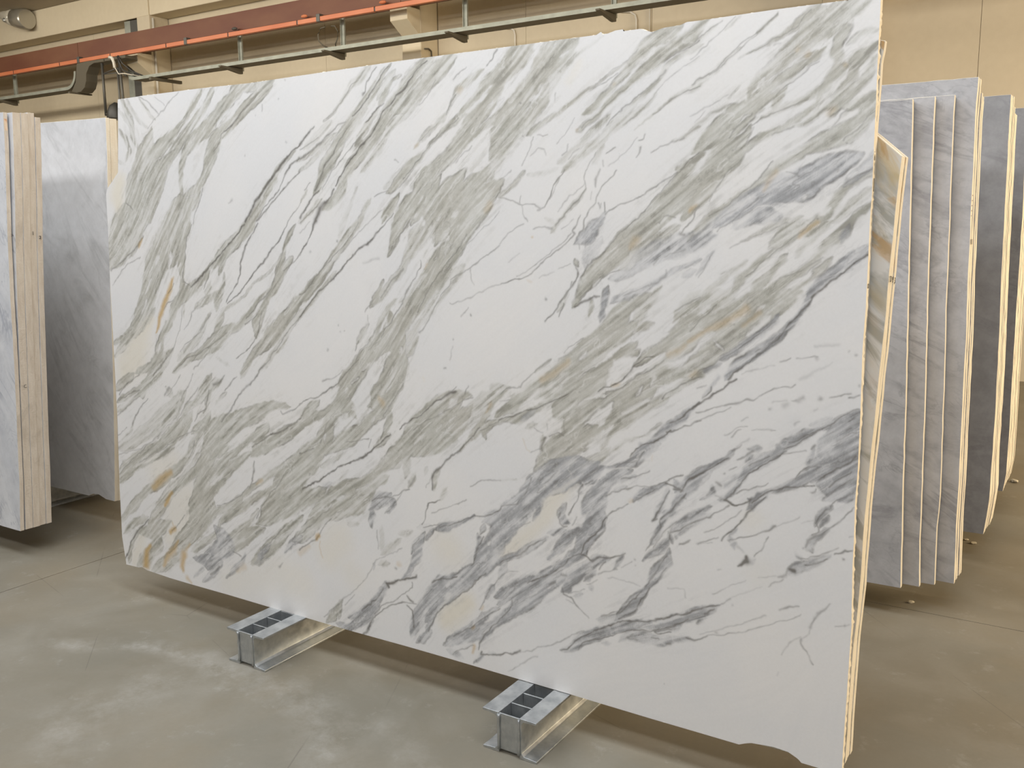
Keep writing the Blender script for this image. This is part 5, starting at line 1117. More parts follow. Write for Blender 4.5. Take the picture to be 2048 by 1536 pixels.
b0.5 -1175 1359 14.2 -1145 1365 11.3 -1116 1371 8.4
g0.5 -1031 1336 16.3 -1052 1309 27.5 -1074 1277 33.3 -1091 1247 33.5
w1 -1003 1347 18.9 -1024 1315 27.2 -1043 1288 32.9 -1059 1269 22.1
g0.6 -935 1312 31.8 -956 1286 34.7 -974 1265 32.3
d0.4 -916 1310 3.7 -956 1289 3.7 -983 1272 3.8
b0.4 -946 1381 21.1 -960 1373 15.9
d0.6 -1283 1371 5.9 -1289 1349 4.7 -1313 1323 4.2 -1332 1298 4.8 -1347 1275 4.8 -1363 1252 4.2 -1382 1234 4.9
g0.5 -1319 1312 14.9 -1331 1287 15 -1344 1264 12
d0.5 -1301 1346 2.4 -1325 1298 2.4
d0.6 -1328 1284 3 -1340 1253 4.2 -1343 1242 3
g0.9 -1147 1243 56.8 -1176 1214 57.4 -1214 1185 49.5 -1251 1158 50.1 -1288 1131 29.9 -1326 1108 33.3 -1364 1077 36.8 -1390 1058 30.9 -1423 1035 34.4 -1456 1009 34.8 -1486 980 38.3 -1514 957 25.8 -1538 943 26
g0.85 -1110 1223 39.4 -1139 1194 34.1 -1183 1167 34.6 -1219 1138 38 -1259 1113 35.6 -1296 1091 30 -1337 1065 18.3
g0.6 -1321 1055 75.8 -1369 1028 61.6
o0.35 -1307 1115 18 -1351 1081 18.3 -1387 1061 18.5
w0.5 -1321 1066 45.4 -1350 1041 36.7
w1 -1257 1141 17.7 -1269 1126 14.9
w0.9 -1389 1038 15.5 -1425 1006 21.9 -1459 977 19
w1 -1392 1003 15.5 -1418 983 18.8 -1435 973 12.6
w0.8 -1349 1112 18.3 -1387 1078 15.4 -1437 1043 12.5 -1470 1020 12.7
d0.4 -1261 1188 3.5 -1283 1173 3 -1327 1142 3
g0.6 -1372 1114 9.2 -1411 1082 9.3
d0.4 -1372 1117 3.1 -1404 1091 3.1 -1440 1060 3.1 -1471 1034 3.8 -1512 1019 3.9 -1539 1002 3.2
g0.6 -1519 1016 19.3 -1539 1002 19.4
d0.3 -1504 990 2.6 -1539 981 2.6
g0.8 -1289 1052 36 -1320 1021 30.4 -1368 991 21.6 -1418 966 18.8 -1468 938 25.5 -1503 931 16.1 -1537 919 13
d0.6 -1301 1028 2.4 -1329 1009 4.3 -1375 987 4.9 -1411 972 4.4 -1448 963 3.2 -1489 944 4.5 -1520 932 3.2 -1538 922 4.6
w0.6 -1358 989 18.5 -1391 968 12.4
b0.5 -1424 959 18.8 -1451 939 19
g0.95 -1187 1104 43.5 -1211 1075 58.6 -1241 1047 68.1 -1271 1016 68.9 -1303 991 60.5 -1328 966 55 -1320 938 15.3
g0.9 -1082 1179 28 -1099 1161 36.6 -1128 1149 28.4 -1155 1136 17.2
w1 -1098 1135 22.6 -1127 1116 45.6 -1156 1095 51.8 -1171 1075 34.7 -1179 1063 14.5
g0.6 -1067 1230 27.7 -1095 1213 22.4
g0.9 -914 1247 52.8 -953 1228 53.5 -985 1197 48.8 -1013 1177 41.1 -1041 1160 33.2 -1063 1140 22.3 -1091 1119 14.1
w1 -1031 1200 44 -1065 1185 50.1 -1085 1170 22.4
w0.5 -1095 1205 16.8 -1123 1184 14.2 -1168 1160 11.5 -1212 1130 14.6 -1252 1099 14.8
g0.8 -911 1201 21.2 -946 1181 26.8 -978 1161 24.4 -1005 1138 19.2 -1033 1118 16.6 -1067 1096 14 -1104 1075 17 -1148 1049 14.4 -1178 1036 11.6
w0.9 -1006 1151 16.4 -1034 1131 13.8 -1062 1113 16.8 -1096 1100 16.9 -1125 1076 14.3 -1155 1057 11.5 -1185 1046 14.6 -1215 1027 14.7 -1246 1005 17.8 -1270 988 12
g0.5 -1019 1134 5.5 -1061 1105 5.6 -1096 1083 5.7
o0.3 -951 1186 16.1 -992 1152 13.6
o0.4 -1149 1068 11.5 -1164 1062 8.7
d0.7 -1034 1144 2.2 -1063 1140 2.8 -1091 1119 3.9 -1120 1098 4.6 -1143 1077 4.6 -1170 1058 4.6 -1194 1051 3.5 -1212 1038 2.3
d0.5 -1008 1135 3.3 -1061 1099 2.8 -1096 1086 2.8 -1134 1059 3.4 -1178 1038 2.9 -1194 1032 3.5
g0.85 -962 1120 32.5 -990 1102 41 -1026 1089 41.5 -1060 1073 50.4 -1097 1042 51 -1132 1026 57.4 -1168 1009 43.6
g0.95 -1059 1048 36.4 -1094 1032 42.5 -1132 1009 48.8 -1146 981 37.6 -1169 956 40.8 -1193 931 35.3 -1220 906 41.6 -1251 885 54
w0.8 -910 1168 26.5 -936 1153 26.8 -963 1136 21.6 -990 1118 16.4
w1 -1037 1085 16.7 -1046 1071 13.9
w0.9 -1074 1061 8.4 -1088 1041 11.3
g0.8 -1208 1005 29.4 -1239 988 38.6 -1270 963 45 -1295 940 45.4 -1307 916 39.6
w1 -1156 1010 11.6 -1180 986 29.2 -1200 956 29.4 -1212 940 14.8
w0.5 -1286 973 9 -1308 948 12.2
w0.9 -1327 937 18.4 -1346 921 30.8 -1355 902 27.8
g0.9 -1237 924 44.7 -1274 900 51.3 -1315 884 42.8 -1348 866 43.3 -1364 840 49.8 -1383 815 47
d0.6 -1052 1081 3.3 -1051 1081 3.3
d0.4 -1266 1031 4.8 -1265 1031 4.8
d0.5 -1305 1004 3 -1304 1003 3
g0.6 -907 1106 21.3 -947 1084 16.2 -979 1060 16.4 -1015 1036 22.1 -1058 1011 28.1 -1092 986 28.4 -1121 958 31.6 -1150 933 23.2 -1174 905 17.6 -1185 882 17.7
w0.6 -1002 1053 8.3 -1058 1027 14 -1101 1001 14.2 -1131 982 11.5
d0.5 -907 1100 2.7 -947 1082 3.2 -988 1060 3.3 -1015 1039 2.2
w1 -1168 934 23.3 -1192 909 32.4 -1216 889 29.7 -1235 879 14.9
g0.7 -1282 847 39.5 -1314 832 42.9 -1346 811 43.4
w1 -1216 870 29.7 -1243 846 27 -1268 829 15.1
g0.8 -1172 869 23.5 -1196 849 26.6 -1233 833 18 -1271 814 24.3
g0.7 -1382 888 15.6 -1387 852 15.6
d0.5 -1375 892 6.2 -1388 861 6.3 -1387 846 6.3
o0.3 -1453 880 2.5 -1442 852 3.2 -1431 838 2.5
d0.4 -1427 836 3.2 -1397 854 4.4
d0.4 -1320 938 2.4 -1316 915 2.4
d0.5 -1365 893 3.7 -1332 905 2.5 -1316 901 2.4
d0.3 -1373 930 3.1 -1369 910 3.1
d0.3 -1416 916 3.1 -1382 905 3.1
g0.4 -1433 918 18.9 -1416 925 18.8
g0.5 -1069 923 5.7 -1113 904 8.6 -1142 878 8.7 -1172 855 5.9
g0.4 -1012 961 5.6 -1054 930 4.5 -1098 911 4
b0.9 -904 1033 6.4 -930 1012 13.5 -951 989 21.8 -975 970 21.9 -997 947 22.1 -1019 925 19.5 -1036 907 25.3 -1058 888 31.1 -1075 867 25.6 -1096 851 17.2 -1125 836 11.6 -1170 819 8.8
w0.7 -1058 883 8.5 -1081 866 6.9
w0.6 -965 982 5.5 -970 979 5.5
d0.7 -904 1033 4.3 -932 1009 5.4 -956 988 3.3 -986 967 3.3
d0.7 -983 953 3.3 -1002 935 3.9 -1025 919 4.5 -1053 908 3.4 -1082 883 2.9 -1102 864 2.3
d0.5 -1058 880 3.4 -1081 855 4 -1110 827 4
d0.55 -901 986 2.7 -942 968 2.7 -980 951 3.3 -997 944 3.3
d0.4 -1081 858 2.9 -1125 841 2.9 -1170 822 3.5
o0.2 -1037 863 3.4 -1035 880 2.2
b0.9 -1264 805 84.8 -1329 779 92.7 -1378 752 75.4 -1411 721 69.9 -1441 687 64.2 -1468 655 71.3 -1495 624 78.5 -1508 591 59.2 -1529 563 49.7
d0.4 -1415 762 2.5 -1441 713 3.2 -1468 679 3.2 -1492 667 2.6 -1531 649 2.6
d0.3 -1329 796 1.9 -1377 746 1.9
w0.7 -1412 661 15.9 -1449 631 19.4 -1480 608 16.3
b0.6 -1360 725 18.8 -1393 691 15.8 -1399 660 15.9 -1415 637 9.6
d0.3 -1425 626 3.2 -1459 602 3.2 -1494 578 3.3
b0.6 -1476 584 19.6 -1507 555 23.1 -1528 523 19.9
g0.4 -1533 737 7.9 -1470 754 4.5
c0.7 -1295 763 55.1 -1327 724 62 -1359 684 56.4 -1381 642 50.6 -1407 608 47.9 -1458 560 48.8 -1510 517 39.7
b0.9 -1186 815 17.7 -1216 788 29.9 -1231 772 18
b0.9 -1109 822 17.3 -1139 802 26.3 -1163 781 32.4 -1184 756 44.5 -1205 730 44.8 -1223 707 33.1 -1238 688 18.2
d0.5 -1213 783 2.4 -1237 765 3
b0.5 -1257 777 9.1 -1247 758 9.1 -1253 740 9.1
d0.6 -1244 762 4.8 -1253 746 4.8 -1255 731 3 -1261 710 3 -1280 684 3.7 -1292 671 3.1
b0.6 -1306 689 18.5 -1319 670 21.7 -1311 653 24.8 -1298 652 18.5
d0.5 -1319 672 5 -1328 656 4.4 -1321 640 4.4 -1304 631 4.3 -1291 639 3.1
b0.7 -1167 736 17.7 -1176 714 20.8 -1194 692 26.9 -1212 669 36.1 -1230 646 33.3
b0.7 -1178 691 17.8 -1181 685 17.9
b0.9 -1177 674 17.9 -1196 654 35.9 -1217 628 45.3 -1235 599 45.6 -1250 567 33.7
d0.8 -1168 681 3.6 -1192 646 5.4 -1216 613 4.8 -1234 584 4.3 -1246 559 4.3
b0.9 -1252 633 18.3 -1277 615 27.7 -1296 591 27.9 -1315 567 28.1 -1335 546 15.7 -1357 524 9.5
b0.5 -1340 607 25.1 -1307 619 18.6
d0.4 -1291 621 2.5 -1259 638 3.1
d0.4 -1260 670 3 -1275 644 3.7
w0.8 -1270 584 9.2 -1295 553 9.3 -1327 520 9.4 -1363 487 9.5 -1390 467 6.4
b0.95 -1243 562 36.7 -1268 537 43.2 -1294 509 46.7 -1326 479 56.6 -1359 455 60.4 -1385 428 57.8 -1412 398 58.3 -1439 368 52.3 -1474 343 43 -1505 314 43.4
b0.9 -1403 455 25.8 -1437 430 29.3 -1472 411 26.3 -1503 395 26.6 -1525 382 30.1
b0.8 -1454 402 19.7 -1489 376 19.9 -1524 357 16.8
w0.8 -1392 412 9.7 -1412 395 9.7
w0.8 -1348 436 9.5 -1355 431 9.5
w1 -1492 367 16.6 -1513 343 23.4 -1524 332 20.1
w0.5 -1412 417 7.8 -1409 420 7.8
d0.7 -1246 556 3.1 -1266 549 3.1 -1313 505 3.8 -1353 474 3.8 -1400 456 6.4 -1427 435 2.6
w1 -1230 547 15.2 -1261 521 18.5 -1293 497 15.6 -1306 486 9.4
b0.8 -1173 558 26.9 -1198 547 27.2 -1223 525 27.4 -1248 500 30.7 -1266 479 37.1 -1285 451 31.1 -1301 436 15.7
w0.8 -1213 524 15.2 -1225 510 12.2
w0.6 -1289 468 6.2 -1292 465 6.2
b0.5 -1121 576 14.7 -1130 551 8.9 -1138 535 4.7
w1 -1151 547 29.8 -1163 534 17.9
d0.7 -1246 556 3.7 -1224 553 4.3 -1208 548 7.3 -1180 562 4.8 -1146 570 4.2 -1109 585 2.9
d0.4 -1129 537 3.6 -1160 526 3.6 -1187 512 4.8
d0.5 -1167 553 3 -1185 527 4.2
b0.6 -1203 514 18.2 -1222 490 18.3
d0.3 -1190 494 3 -1221 470 3.1
b0.4 -1208 467 15.2 -1201 456 6.1
w1 -1237 467 18.4 -1262 447 15.5
d0.5 -1305 441 3.8 -1301 424 4.4 -1271 422 3.7 -1254 404 4.3 -1234 391 3.1 -1211 378 1.8
d0.3 -1285 431 2.5 -1227 451 2.4
b0.3 -1252 431 18.5 -1245 433 18.5
d0.3 -1291 412 1.9 -1264 408 2.5
d0.5 -1332 454 9.5 -1352 444 6.4
d0.5 -1293 481 7.5 -1313 482 3.8
b0.7 -1363 586 9.5 -1399 564 19.2 -1426 544 19.3 -1457 524 16.3 -1485 507 16.4 -1527 477 20
d0.5 -1363 586 2.5 -1396 571 4.5 -1437 537 5.2 -1485 504 3.9 -1527 474 4
b0.4 -1509 465 26.5 -1526 440 20
d0.3 -1526 437 3.3 -1491 456 4 -1456 463 2.6
b0.5 -1420 455 19.4 -1525 397 13.4
b0.5 -1085 812 11.5 -1123 790 11.6 -1154 786 14.7
d0.5 -1042 834 3.4 -1079 812 3.4 -1123 792 4.1
b0.5 -1107 772 8.7 -1137 760 8.8
d0.5 -944 832 2.2 -963 820 2.2 -991 805 3.3 -1031 789 3.4 -1078 778 3.4 -1107 765 4.6 -1137 757 4.1 -1164 739 3.5
b0.8 -991 800 11.2 -1019 785 14.1 -1048 770 17.1 -1076 746 14.4 -1088 736 8.7
d0.6 -1019 782 2.8 -1047 764 3.4 -1067 745 4 -1088 733 4
o0.3 -1094 738 11.6 -1100 734 8.7
d0.5 -1106 728 2.9 -1135 706 3.5 -1165 685 4.1
b0.9 -948 792 33 -939 780 22
b0.9 -894 837 32.4 -918 812 35.4 -939 793 32.9
d0.7 -991 802 3.3 -962 798 3.9 -948 789 5.5
d0.6 -962 787 5.5 -939 788 8.2
d0.7 -895 842 3.8 -918 823 4.4 -939 796 3.8
b0.7 -984 779 16.7 -997 747 14 -1007 718 14.1 -1018 694 11.3
d0.6 -978 780 3.9 -992 756 3.9 -1002 730 4.5 -1015 700 5.7 -1024 689 5.7 -1009 697 3.4
b0.8 -923 796 27.3 -944 763 16.5 -965 735 13.9 -984 719 16.8 -992 698 14
w0.8 -961 763 13.8 -980 741 13.9
d0.5 -933 775 2.7 -965 733 2.8 -987 713 3.9 -1001 694 3.9 -997 678 4.5 -1014 659 4 -1030 631 4 -1044 606 2.9
b0.8 -997 686 14.1 -1011 659 14.2 -1027 632 11.4
d0.4 -952 707 2.8 -985 675 2.8 -1007 646 2.8 -1024 618 2.3
b0.7 -889 728 27.1 -921 710 22 -943 687 11.1
d0.4 -925 717 4.4 -923 717 4.4
b0.4 -889 710 16.3 -929 687 11
b0.4 -951 680 11.1 -956 655 8.4
w0.6 -943 679 11.1 -940 677 11.1
d0.8 -973 660 5.6 -973 647 6.7
b0.6 -984 639 22.5 -1000 620 28.3 -1023 602 17.1 -1052 577 4.6
d0.4 -973 647 2.2 -1023 610 2.3 -1055 576 2.9
d0.5 -911 659 2.2 -933 645 4.4 -949 638 3.3
b0.9 -977 610 16.9 -981 584 25.4 -998 565 28.4 -1015 542 28.6 -1028 517 23 -1039 495 17.3
d0.5 -982 601 2.8 -1004 564 3.4 -1026 531 4.6 -1043 503 4.6
d0.4 -981 568 2.3 -1003 536 2.8 -1028 500 3.5
b0.9 -1042 486 23.1 -1059 463 32 -1079 436 32.3 -1100 414 29.6 -1114 396 23.8
d0.7 -1028 500 5.8 -1036 479 4 -1053 458 4.1 -1058 434 2.9 -1093 407 3 -1114 391 3
d0.6 -1051 487 2.9 -1068 461 3.5 -1097 429 4.1 -1115 408 3.6
d0.4 -1167 388 6 -1124 412 4.2
d0.3 -1082 574 5.8 -1080 574 5.8
d0.3 -1078 559 3.5 -1076 559 3.5
d0.3 -1090 567 2.3 -1117 545 2.4
d0.25 -1159 506 2.4 -1140 512 4.2 -1097 509 2.3 -1058 500 1.7
b0.8 -877 459 30.3 -918 445 25.1 -960 433 17
d0.6 -877 473 3.3 -918 456 3.9 -961 438 3.4 -1003 415 3.4
d0.25 -973 513 2.3 -927 519 2.8 -918 500 3.3
g0.7 -937 2011 20.2 -954 1999 22.8 -975 1982 25.6
d0.4 -892 2011 2.5 -923 1995 3 -954 1979 3 -974 1962 2.6
g0.4 -910 2001 12.5 -948 1974 15.2 -974 1955 15.4
d0.35 -854 2013 2.9 -876 1997 2.5 -909 1972 2.5 -942 1949 3.6 -972 1925 3.1
g0.3 -846 2010 9.8 -876 1990 9.9
g0.3 -920 1949 7.6 -972 1911 7.7
g0.7 -748 2011 7.1 -776 1989 8.1 -799 1969 7.2
d0.45 -748 2011 4.7 -771 1993 5.7 -795 1973 4.8 -819 1957 3.4 -848 1936 3 -877 1913 3.5 -907 1892 3.5 -938 1873 3.6 -969 1856 3.1
d0.4 -799 1966 2.9 -828 1939 2.4 -857 1918 2.5 -892 1898 3 -917 1881 2
g0.5 -842 1931 9.8 -885 1904 11 -922 1877 12.7 -969 1849 12.9
g0.8 -658 2011 25.2 -680 1991 20.8 -703 1978 18.7 -726 1967 11.8 -749 1951 7.1 -773 1938 5.8 -797 1926 5.8 -817 1917 3.9 -836 1907 2.9
d0.4 -665 2010 1.8 -698 1978 2.3 -745 1956 2.4 -780 1934 2.9 -817 1917 2.4
d0.3 -734 1943 3.3 -754 1938 2.9
g0.6 -563 2010 57.6 -595 1988 62.8 -628 1967 63.7 -662 1951 53 -691 1931 49 -718 1909 42.4 -741 1883 38.1 -769 1860 36.1 -793 1839 31.6 -807 1821 29.4
g0.5 -641 1993 45.6 -674 1970 46.2
g0.9 -577 1952 22.4 -594 1927 24.8 -597 1901 24.9 -588 1875 27.1 -603 1852 20.5 -616 1832 18.3 -630 1811 13.8 -648 1787 11.6 -663 1770 9.3 -686 1755 9.4
g0.6 -515 1945 17.5 -541 1937 19.9 -562 1924 17.8
w0.7 -550 1975 17.7 -571 1960 13.4
w0.9 -536 1921 24.3 -556 1901 29 -578 1881 18
w0.8 -563 1941 8.9 -561 1942 8.9
w0.8 -614 1918 18.2 -620 1903 13.7
g0.85 -643 1905 25.3 -663 1894 27.8 -686 1878 30.4 -708 1861 30.7 -731 1843 30.9 -755 1821 31.2 -781 1802 29.1 -805 1790 29.4 -830 1792 32.1 -848 1781 42.3 -865 1760 45.1 -884 1740 48 -904 1719 48.4 -930 1701 30.9
o0.3 -666 1908 13.9 -668 1904 13.9
o0.25 -695 1922 14 -697 1920 11.7
w0.6 -659 1900 6.9 -693 1888 7
w0.8 -728 1873 4.7 -759 1850 4.8 -775 1835 4.8
w1 -774 1853 7.2 -790 1836 14.6 -802 1823 12.2
w1 -618 1876 27.4 -645 1855 39.2 -671 1833 39.7 -696 1812 33 -717 1802 14.3
w0.8 -669 1876 9.3 -696 1853 11.7 -726 1835 11.9 -750 1818 7.2
g0.8 -725 1819 14.3 -737 1803 21.5 -743 1785 19.2
d0.4 -637 1887 2.3 -668 1865 2.3 -698 1844 2.4 -730 1822 2.4 -742 1808 2.4
w1 -753 1791 7.2 -770 1782 12.1 -789 1770 12.2
g0.7 -620 1826 13.8 -653 1808 11.6 -681 1794 11.7 -711 1785 14.2 -742 1773 14.4 -771 1761 7.3
d0.45 -665 1798 1.9 -711 1780 2.8 -747 1771 2.9 -773 1759 2.9 -798 1746 2.5
g0.8 -775 1783 7.3 -797 1777 9.8 -818 1757 14.8 -838 1744 14.9 -855 1726 15 -869 1702 15.1 -882 1691 15.2
w0.6 -799 1763 7.3 -820 1741 7.4 -849 1716 7.5
d0.35 -804 1775 2.5 -846 1742 2.5 -857 1721 2.5
d0.3 -792 1741 2 -822 1719 2 -848 1689 2
g0.6 -803 1747 7.4 -827 1719 14.9 -851 1696 15
w1 -653 1794 18.6 -680 1778 18.8 -710 1762 26.1 -746 1745 21.7 -782 1738 14.6
g0.85 -663 1772 11.7 -686 1753 11.8 -709 1738 11.9 -737 1726 14.4 -761 1718 14.6 -786 1707 19.6 -805 1694 24.7
d0.4 -694 1735 2.4 -742 1719 2.4
g0.8 -513 1905 21.9 -534 1889 24.3 -555 1872 29 -567 1850 29.2 -583 1830 29.4 -600 1806 27.4 -617 1787 23 -635 1770 13.9 -655 1753 11.7 -673 1743 7.1 -704 1733 4.8
o0.3 -577 1872 9 -579 1870 9
g0.8 -511 1874 13.2 -522 1848 22.1 -534 1827 26.7 -555 1811 31.4 -577 1795 27.2 -594 1778 22.8 -607 1759 18.3
o0.3 -609 1768 18.3 -611 1764 16.1
d0.4 -621 1776 1.8 -644 1757 2.8 -673 1743 2.8
w1 -576 1858 6.8 -584 1841 11.3 -601 1820 13.7 -618 1798 13.8 -631 1781 9.2
w0.9 -516 1888 8.8 -533 1872 8.9 -545 1855 8.9
w1 -512 1830 11 -529 1809 13.3 -543 1792 11.2
g0.7 -510 1790 24.3 -538 1774 26.8 -571 1772 22.6
g0.8 -504 1771 33.1 -525 1746 35.7 -546 1727 40.5 -572 1713 45.5 -601 1701 39.1 -631 1696 41.8 -658 1686 35.2
w1 -554 1757 20.3 -567 1749 18.1
w0.9 -511 1729 15.5 -517 1719 13.4
w1 -615 1748 20.7 -638 1733 27.9 -672 1719 30.6 -707 1705 31
d0.5 -632 1768 1.8 -632 1767 1.8
d0.5 -571 1688 3.2 -570 1688 3.2
d0.4 -508 1756 2.2 -545 1718 2.3 -578 1693 2.3
d0.4 -571 1767 2.7 -588 1753 3.6 -605 1727 1.8
d0.3 -863 1828 2.5 -898 1811 2.5 -934 1797 3.6 -966 1787 2.6
g0.3 -838 1845 3.5 -862 1818 4
d0.3 -926 1792 2 -952 1766 2.1
g0.3 -841 1807 7.4 -887 1791 5 -938 1768 7.7 -964 1745 7.8
g0.9 -848 1688 80.1 -873 1659 70.8 -900 1629 66.5 -923 1600 62 -943 1575 62.5 -955 1553 52.4
w0.9 -913 1674 23.1 -938 1647 25.9 -959 1631 15.6
w1 -766 1664 56.1 -799 1629 44.5 -833 1594 37.6 -868 1561 28 -901 1532 15.5
d0.4 -817 1671 2 -870 1615 2 -902 1562 2.1
o0.4 -947 1545 15.7 -939 1552 7.8
d0.6 -894 1623 3.1 -894 1623 3.1
g0.8 -681 1667 30.8 -709 1650 24 -740 1632 19.4 -761 1614 17.1 -785 1595 14.8 -809 1579 15 -837 1560 15.1 -862 1541 17.8 -887 1521 20.5 -913 1507 15.6 -936 1487 13.1 -951 1467 15.8
b0.85 -564 1650 45.5 -597 1633 60 -630 1611 65.5 -665 1598 71.1 -701 1590 67.2 -737 1579 53.5 -773 1568 49.3 -808 1550 44.9 -840 1531 37.9 -868 1511 33.2
b0.6 -722 1528 43.7 -758 1519 34.4 -796 1510 24.9 -826 1496 20.2
d0.45 -736 1651 2.9 -759 1628 2.9 -788 1602 2.5 -824 1572 2.5 -857 1546 2.5 -897 1519 2.1
o0.3 -727 1629 12.1 -746 1608 14.6 -759 1587 9.8
w0.5 -695 1623 19.1 -693 1623 19.1
d0.3 -703 1630 2.4 -679 1625 4.8 -673 1615 2.4
d0.5 -787 1548 3 -787 1548 3
d0.4 -768 1566 2 -775 1556 2
w1 -583 1588 13.8 -610 1578 20.9 -628 1569 14.1
w1 -659 1567 14.2 -661 1566 14.2
w1 -669 1544 23.8 -697 1528 28.9 -722 1540 19.4
w0.6 -796 1520 19.9 -816 1501 20.1
d0.4 -744 1577 2 -773 1558 2 -807 1537 2 -847 1506 2.5 -880 1486 2.6
g0.5 -672 1516 11.9 -708 1499 12.1 -744 1490 14.7 -781 1473 7.5 -808 1459 3.5
d0.3 -696 1504 1.9 -784 1471 2 -838 1441 1.5
b0.6 -502 1656 31.2 -518 1634 31.4 -539 1612 27.2 -556 1594 20.5
w0.9 -544 1617 13.6 -554 1606 11.4
g0.8 -499 1620 20.1 -527 1603 18 -551 1585 20.5 -577 1563 18.4 -594 1545 16.2 -609 1524 21 -632 1508 23.6 -656 1485 23.8 -682 1466 24.1 -703 1449 21.8 -726 1432 19.6 -745 1415 27.1 -765 1400 27.4 -784 1382 27.6 -804 1365 27.8 -813 1345 15.2 -828 1327 10.2
g0.7 -671 1494 43.1 -704 1475 29.1 -730 1454 19.6
o0.5 -627 1503 14.1 -658 1475 14.3 -665 1463 9.6
d0.45 -628 1522 1.9 -661 1475 1.4 -693 1459 1.9 -717 1442 2 -741 1422 2 -777 1385 3 -796 1367 2.5
w0.9 -603 1538 14 -619 1527 11.7
w1 -511 1595 20.2 -537 1576 24.9 -558 1553 25.2 -579 1530 20.8 -592 1514 11.6
d0.6 -627 1514 3.8 -627 1513 3.8
g0.7 -499 1543 13.5 -522 1525 18.1 -546 1502 20.6 -562 1475 30 -579 1454 27.9 -602 1435 23.5 -619 1416 21.3 -642 1397 19.1 -665 1377 21.7 -688 1357 26.7 -712 1340 29.4 -735 1322 32.2
g0.5 -514 1568 22.5 -548 1539 22.8 -578 1512 18.5
g0.5 -601 1498 23.3 -627 1475 23.6 -656 1442 23.9 -668 1427 14.4
b0.7 -554 1481 20.7 -559 1465 20.8
w0.9 -532 1497 13.7 -515 1511 18.1 -531 1477 18.2
w1 -650 1458 11.9 -681 1444 21.7 -711 1427 21.9 -740 1405 19.7 -764 1380 17.4 -788 1355 20.1
g0.7 -701 1418 19.4 -715 1400 14.7 -731 1378 17.2 -747 1358 22.3 -762 1343 32.4
w0.9 -635 1439 9.5 -662 1418 14.4 -690 1394 14.6 -706 1374 9.8
d0.35 -608 1418 1.9 -646 1394 1.9 -689 1369 2.4 -717 1357 2.5
w0.8 -579 1440 20.9 -605 1418 21.2
g0.8 -595 1407 18.8 -617 1383 21.3 -640 1361 14.3 -663 1339 19.3 -686 1314 19.5
w1 -633 1375 14.3 -663 1353 19.3 -686 1328 17
b0.8 -499 1442 20.3 -527 1419 29.7 -558 1395 30.1 -584 1374 25.8 -604 1354 23.6 -619 1335 19 -637 1315 19.2
w0.6 -548 1388 4.6 -597 1362 4.7
d0.8 -498 1424 5.4 -526 1405 3.7 -557 1379 3.7 -579 1360 4.7 -596 1340 4.7 -623 1316 5.7
b0.5 -951 1454 15.8 -911 1477 20.8
d0.4 -941 1477 5.2 -951 1467 2.6
b0.4 -888 1431 10.3 -908 1403 15.6 -926 1375 7.9
d0.35 -888 1429 2.1 -910 1386 3.1 -922 1365 2.6
b0.3 -933 1416 15.8 -935 1411 15.8
g0.3 -815 1380 15.2 -854 1376 12.8
g0.5 -801 1409 10.1 -828 1387 12.7 -858 1359 15.4 -891 1333 13 -917 1314 13.2
b0.4 -899 1499 23.2 -930 1467 26.1
g0.8 -685 1312 48.7 -734 1286 59.5 -783 1259 63.2 -820 1225 61.5 -858 1193 57.2 -896 1152 52.8 -936 1118 53.6
g0.7 -760 1310 50 -810 1283 50.9 -861 1251 46.7 -913 1220 39.7 -939 1201 32
g0.5 -863 1302 77.6 -915 1267 65.9 -941 1240 40
w1 -749 1293 15 -763 1280 12.5
w0.9 -737 1261 19.9 -761 1238 20.1 -781 1222 15.2
w0.9 -875 1215 15.7 -898 1193 18.5 -924 1168 18.6
w1 -863 1192 18.2 -852 1183 18.2
w0.7 -870 1169 15.7 -904 1141 15.9 -936 1118 10.7
w0.6 -822 1258 25.6 -827 1255 23.1
w0.7 -889 1291 15.7 -920 1259 13.2 -941 1237 10.7
o0.4 -794 1284 20.3 -860 1241 15.6 -899 1218 13.2 -939 1198 10.7
o0.3 -758 1273 15 -795 1244 12.7
o0.3 -924 1106 16 -935 1097 13.4
d0.5 -868 1296 2.1 -894 1270 2.6 -919 1243 2.6 -940 1224 2.7
d0.5 -806 1305 3 -805 1304 3
d0.5 -738 1304 3 -738 1304 3
d0.5 -821 1245 2.6 -820 1245 2.6
w1 -649 1313 24.1 -683 1276 24.4 -711 1240 22.2 -745 1211 22.5 -779 1182 22.8 -796 1166 15.3
b0.8 -713 1267 12.3 -731 1242 12.4 -760 1218 12.6 -790 1199 15.3 -817 1172 15.4 -843 1153 15.6
b0.9 -630 1309 9.6 -650 1287 9.6 -668 1264 12.2 -686 1241 14.7 -705 1221 19.8 -729 1200 22.4 -753 1178 22.6 -778 1159 22.9 -803 1140 23.1 -823 1121 15.5 -832 1105 15.6
d0.5 -717 1257 3 -743 1231 3 -775 1207 3 -810 1178 3.1 -843 1155 3.6 -876 1130 3.2 -913 1114 3.7 -934 1092 3.2
d0.7 -623 1314 3.8 -636 1299 5.8 -655 1282 3.9 -678 1256 3.9 -700 1226 3.4 -724 1198 3 -748 1174 3.5 -772 1152 3
d0.7 -772 1150 3 -797 1130 4.1 -817 1114 4.1 -827 1097 5.2
d0.4 -729 1202 2 -758 1176 2
b0.5 -855 1134 13.1 -894 1116 13.2
d0.8 -806 1104 3.6 -824 1090 6.2 -839 1073 5.2 -878 1049 5.3 -904 1029 5.3 -931 1011 5.4
b0.6 -856 1105 7.9 -876 1075 10.6 -892 1053 10.6
d0.6 -876 1075 4.2 -878 1062 4.2 -897 1045 2.7
d0.3 -893 1077 3.7 -917 1067 2.7
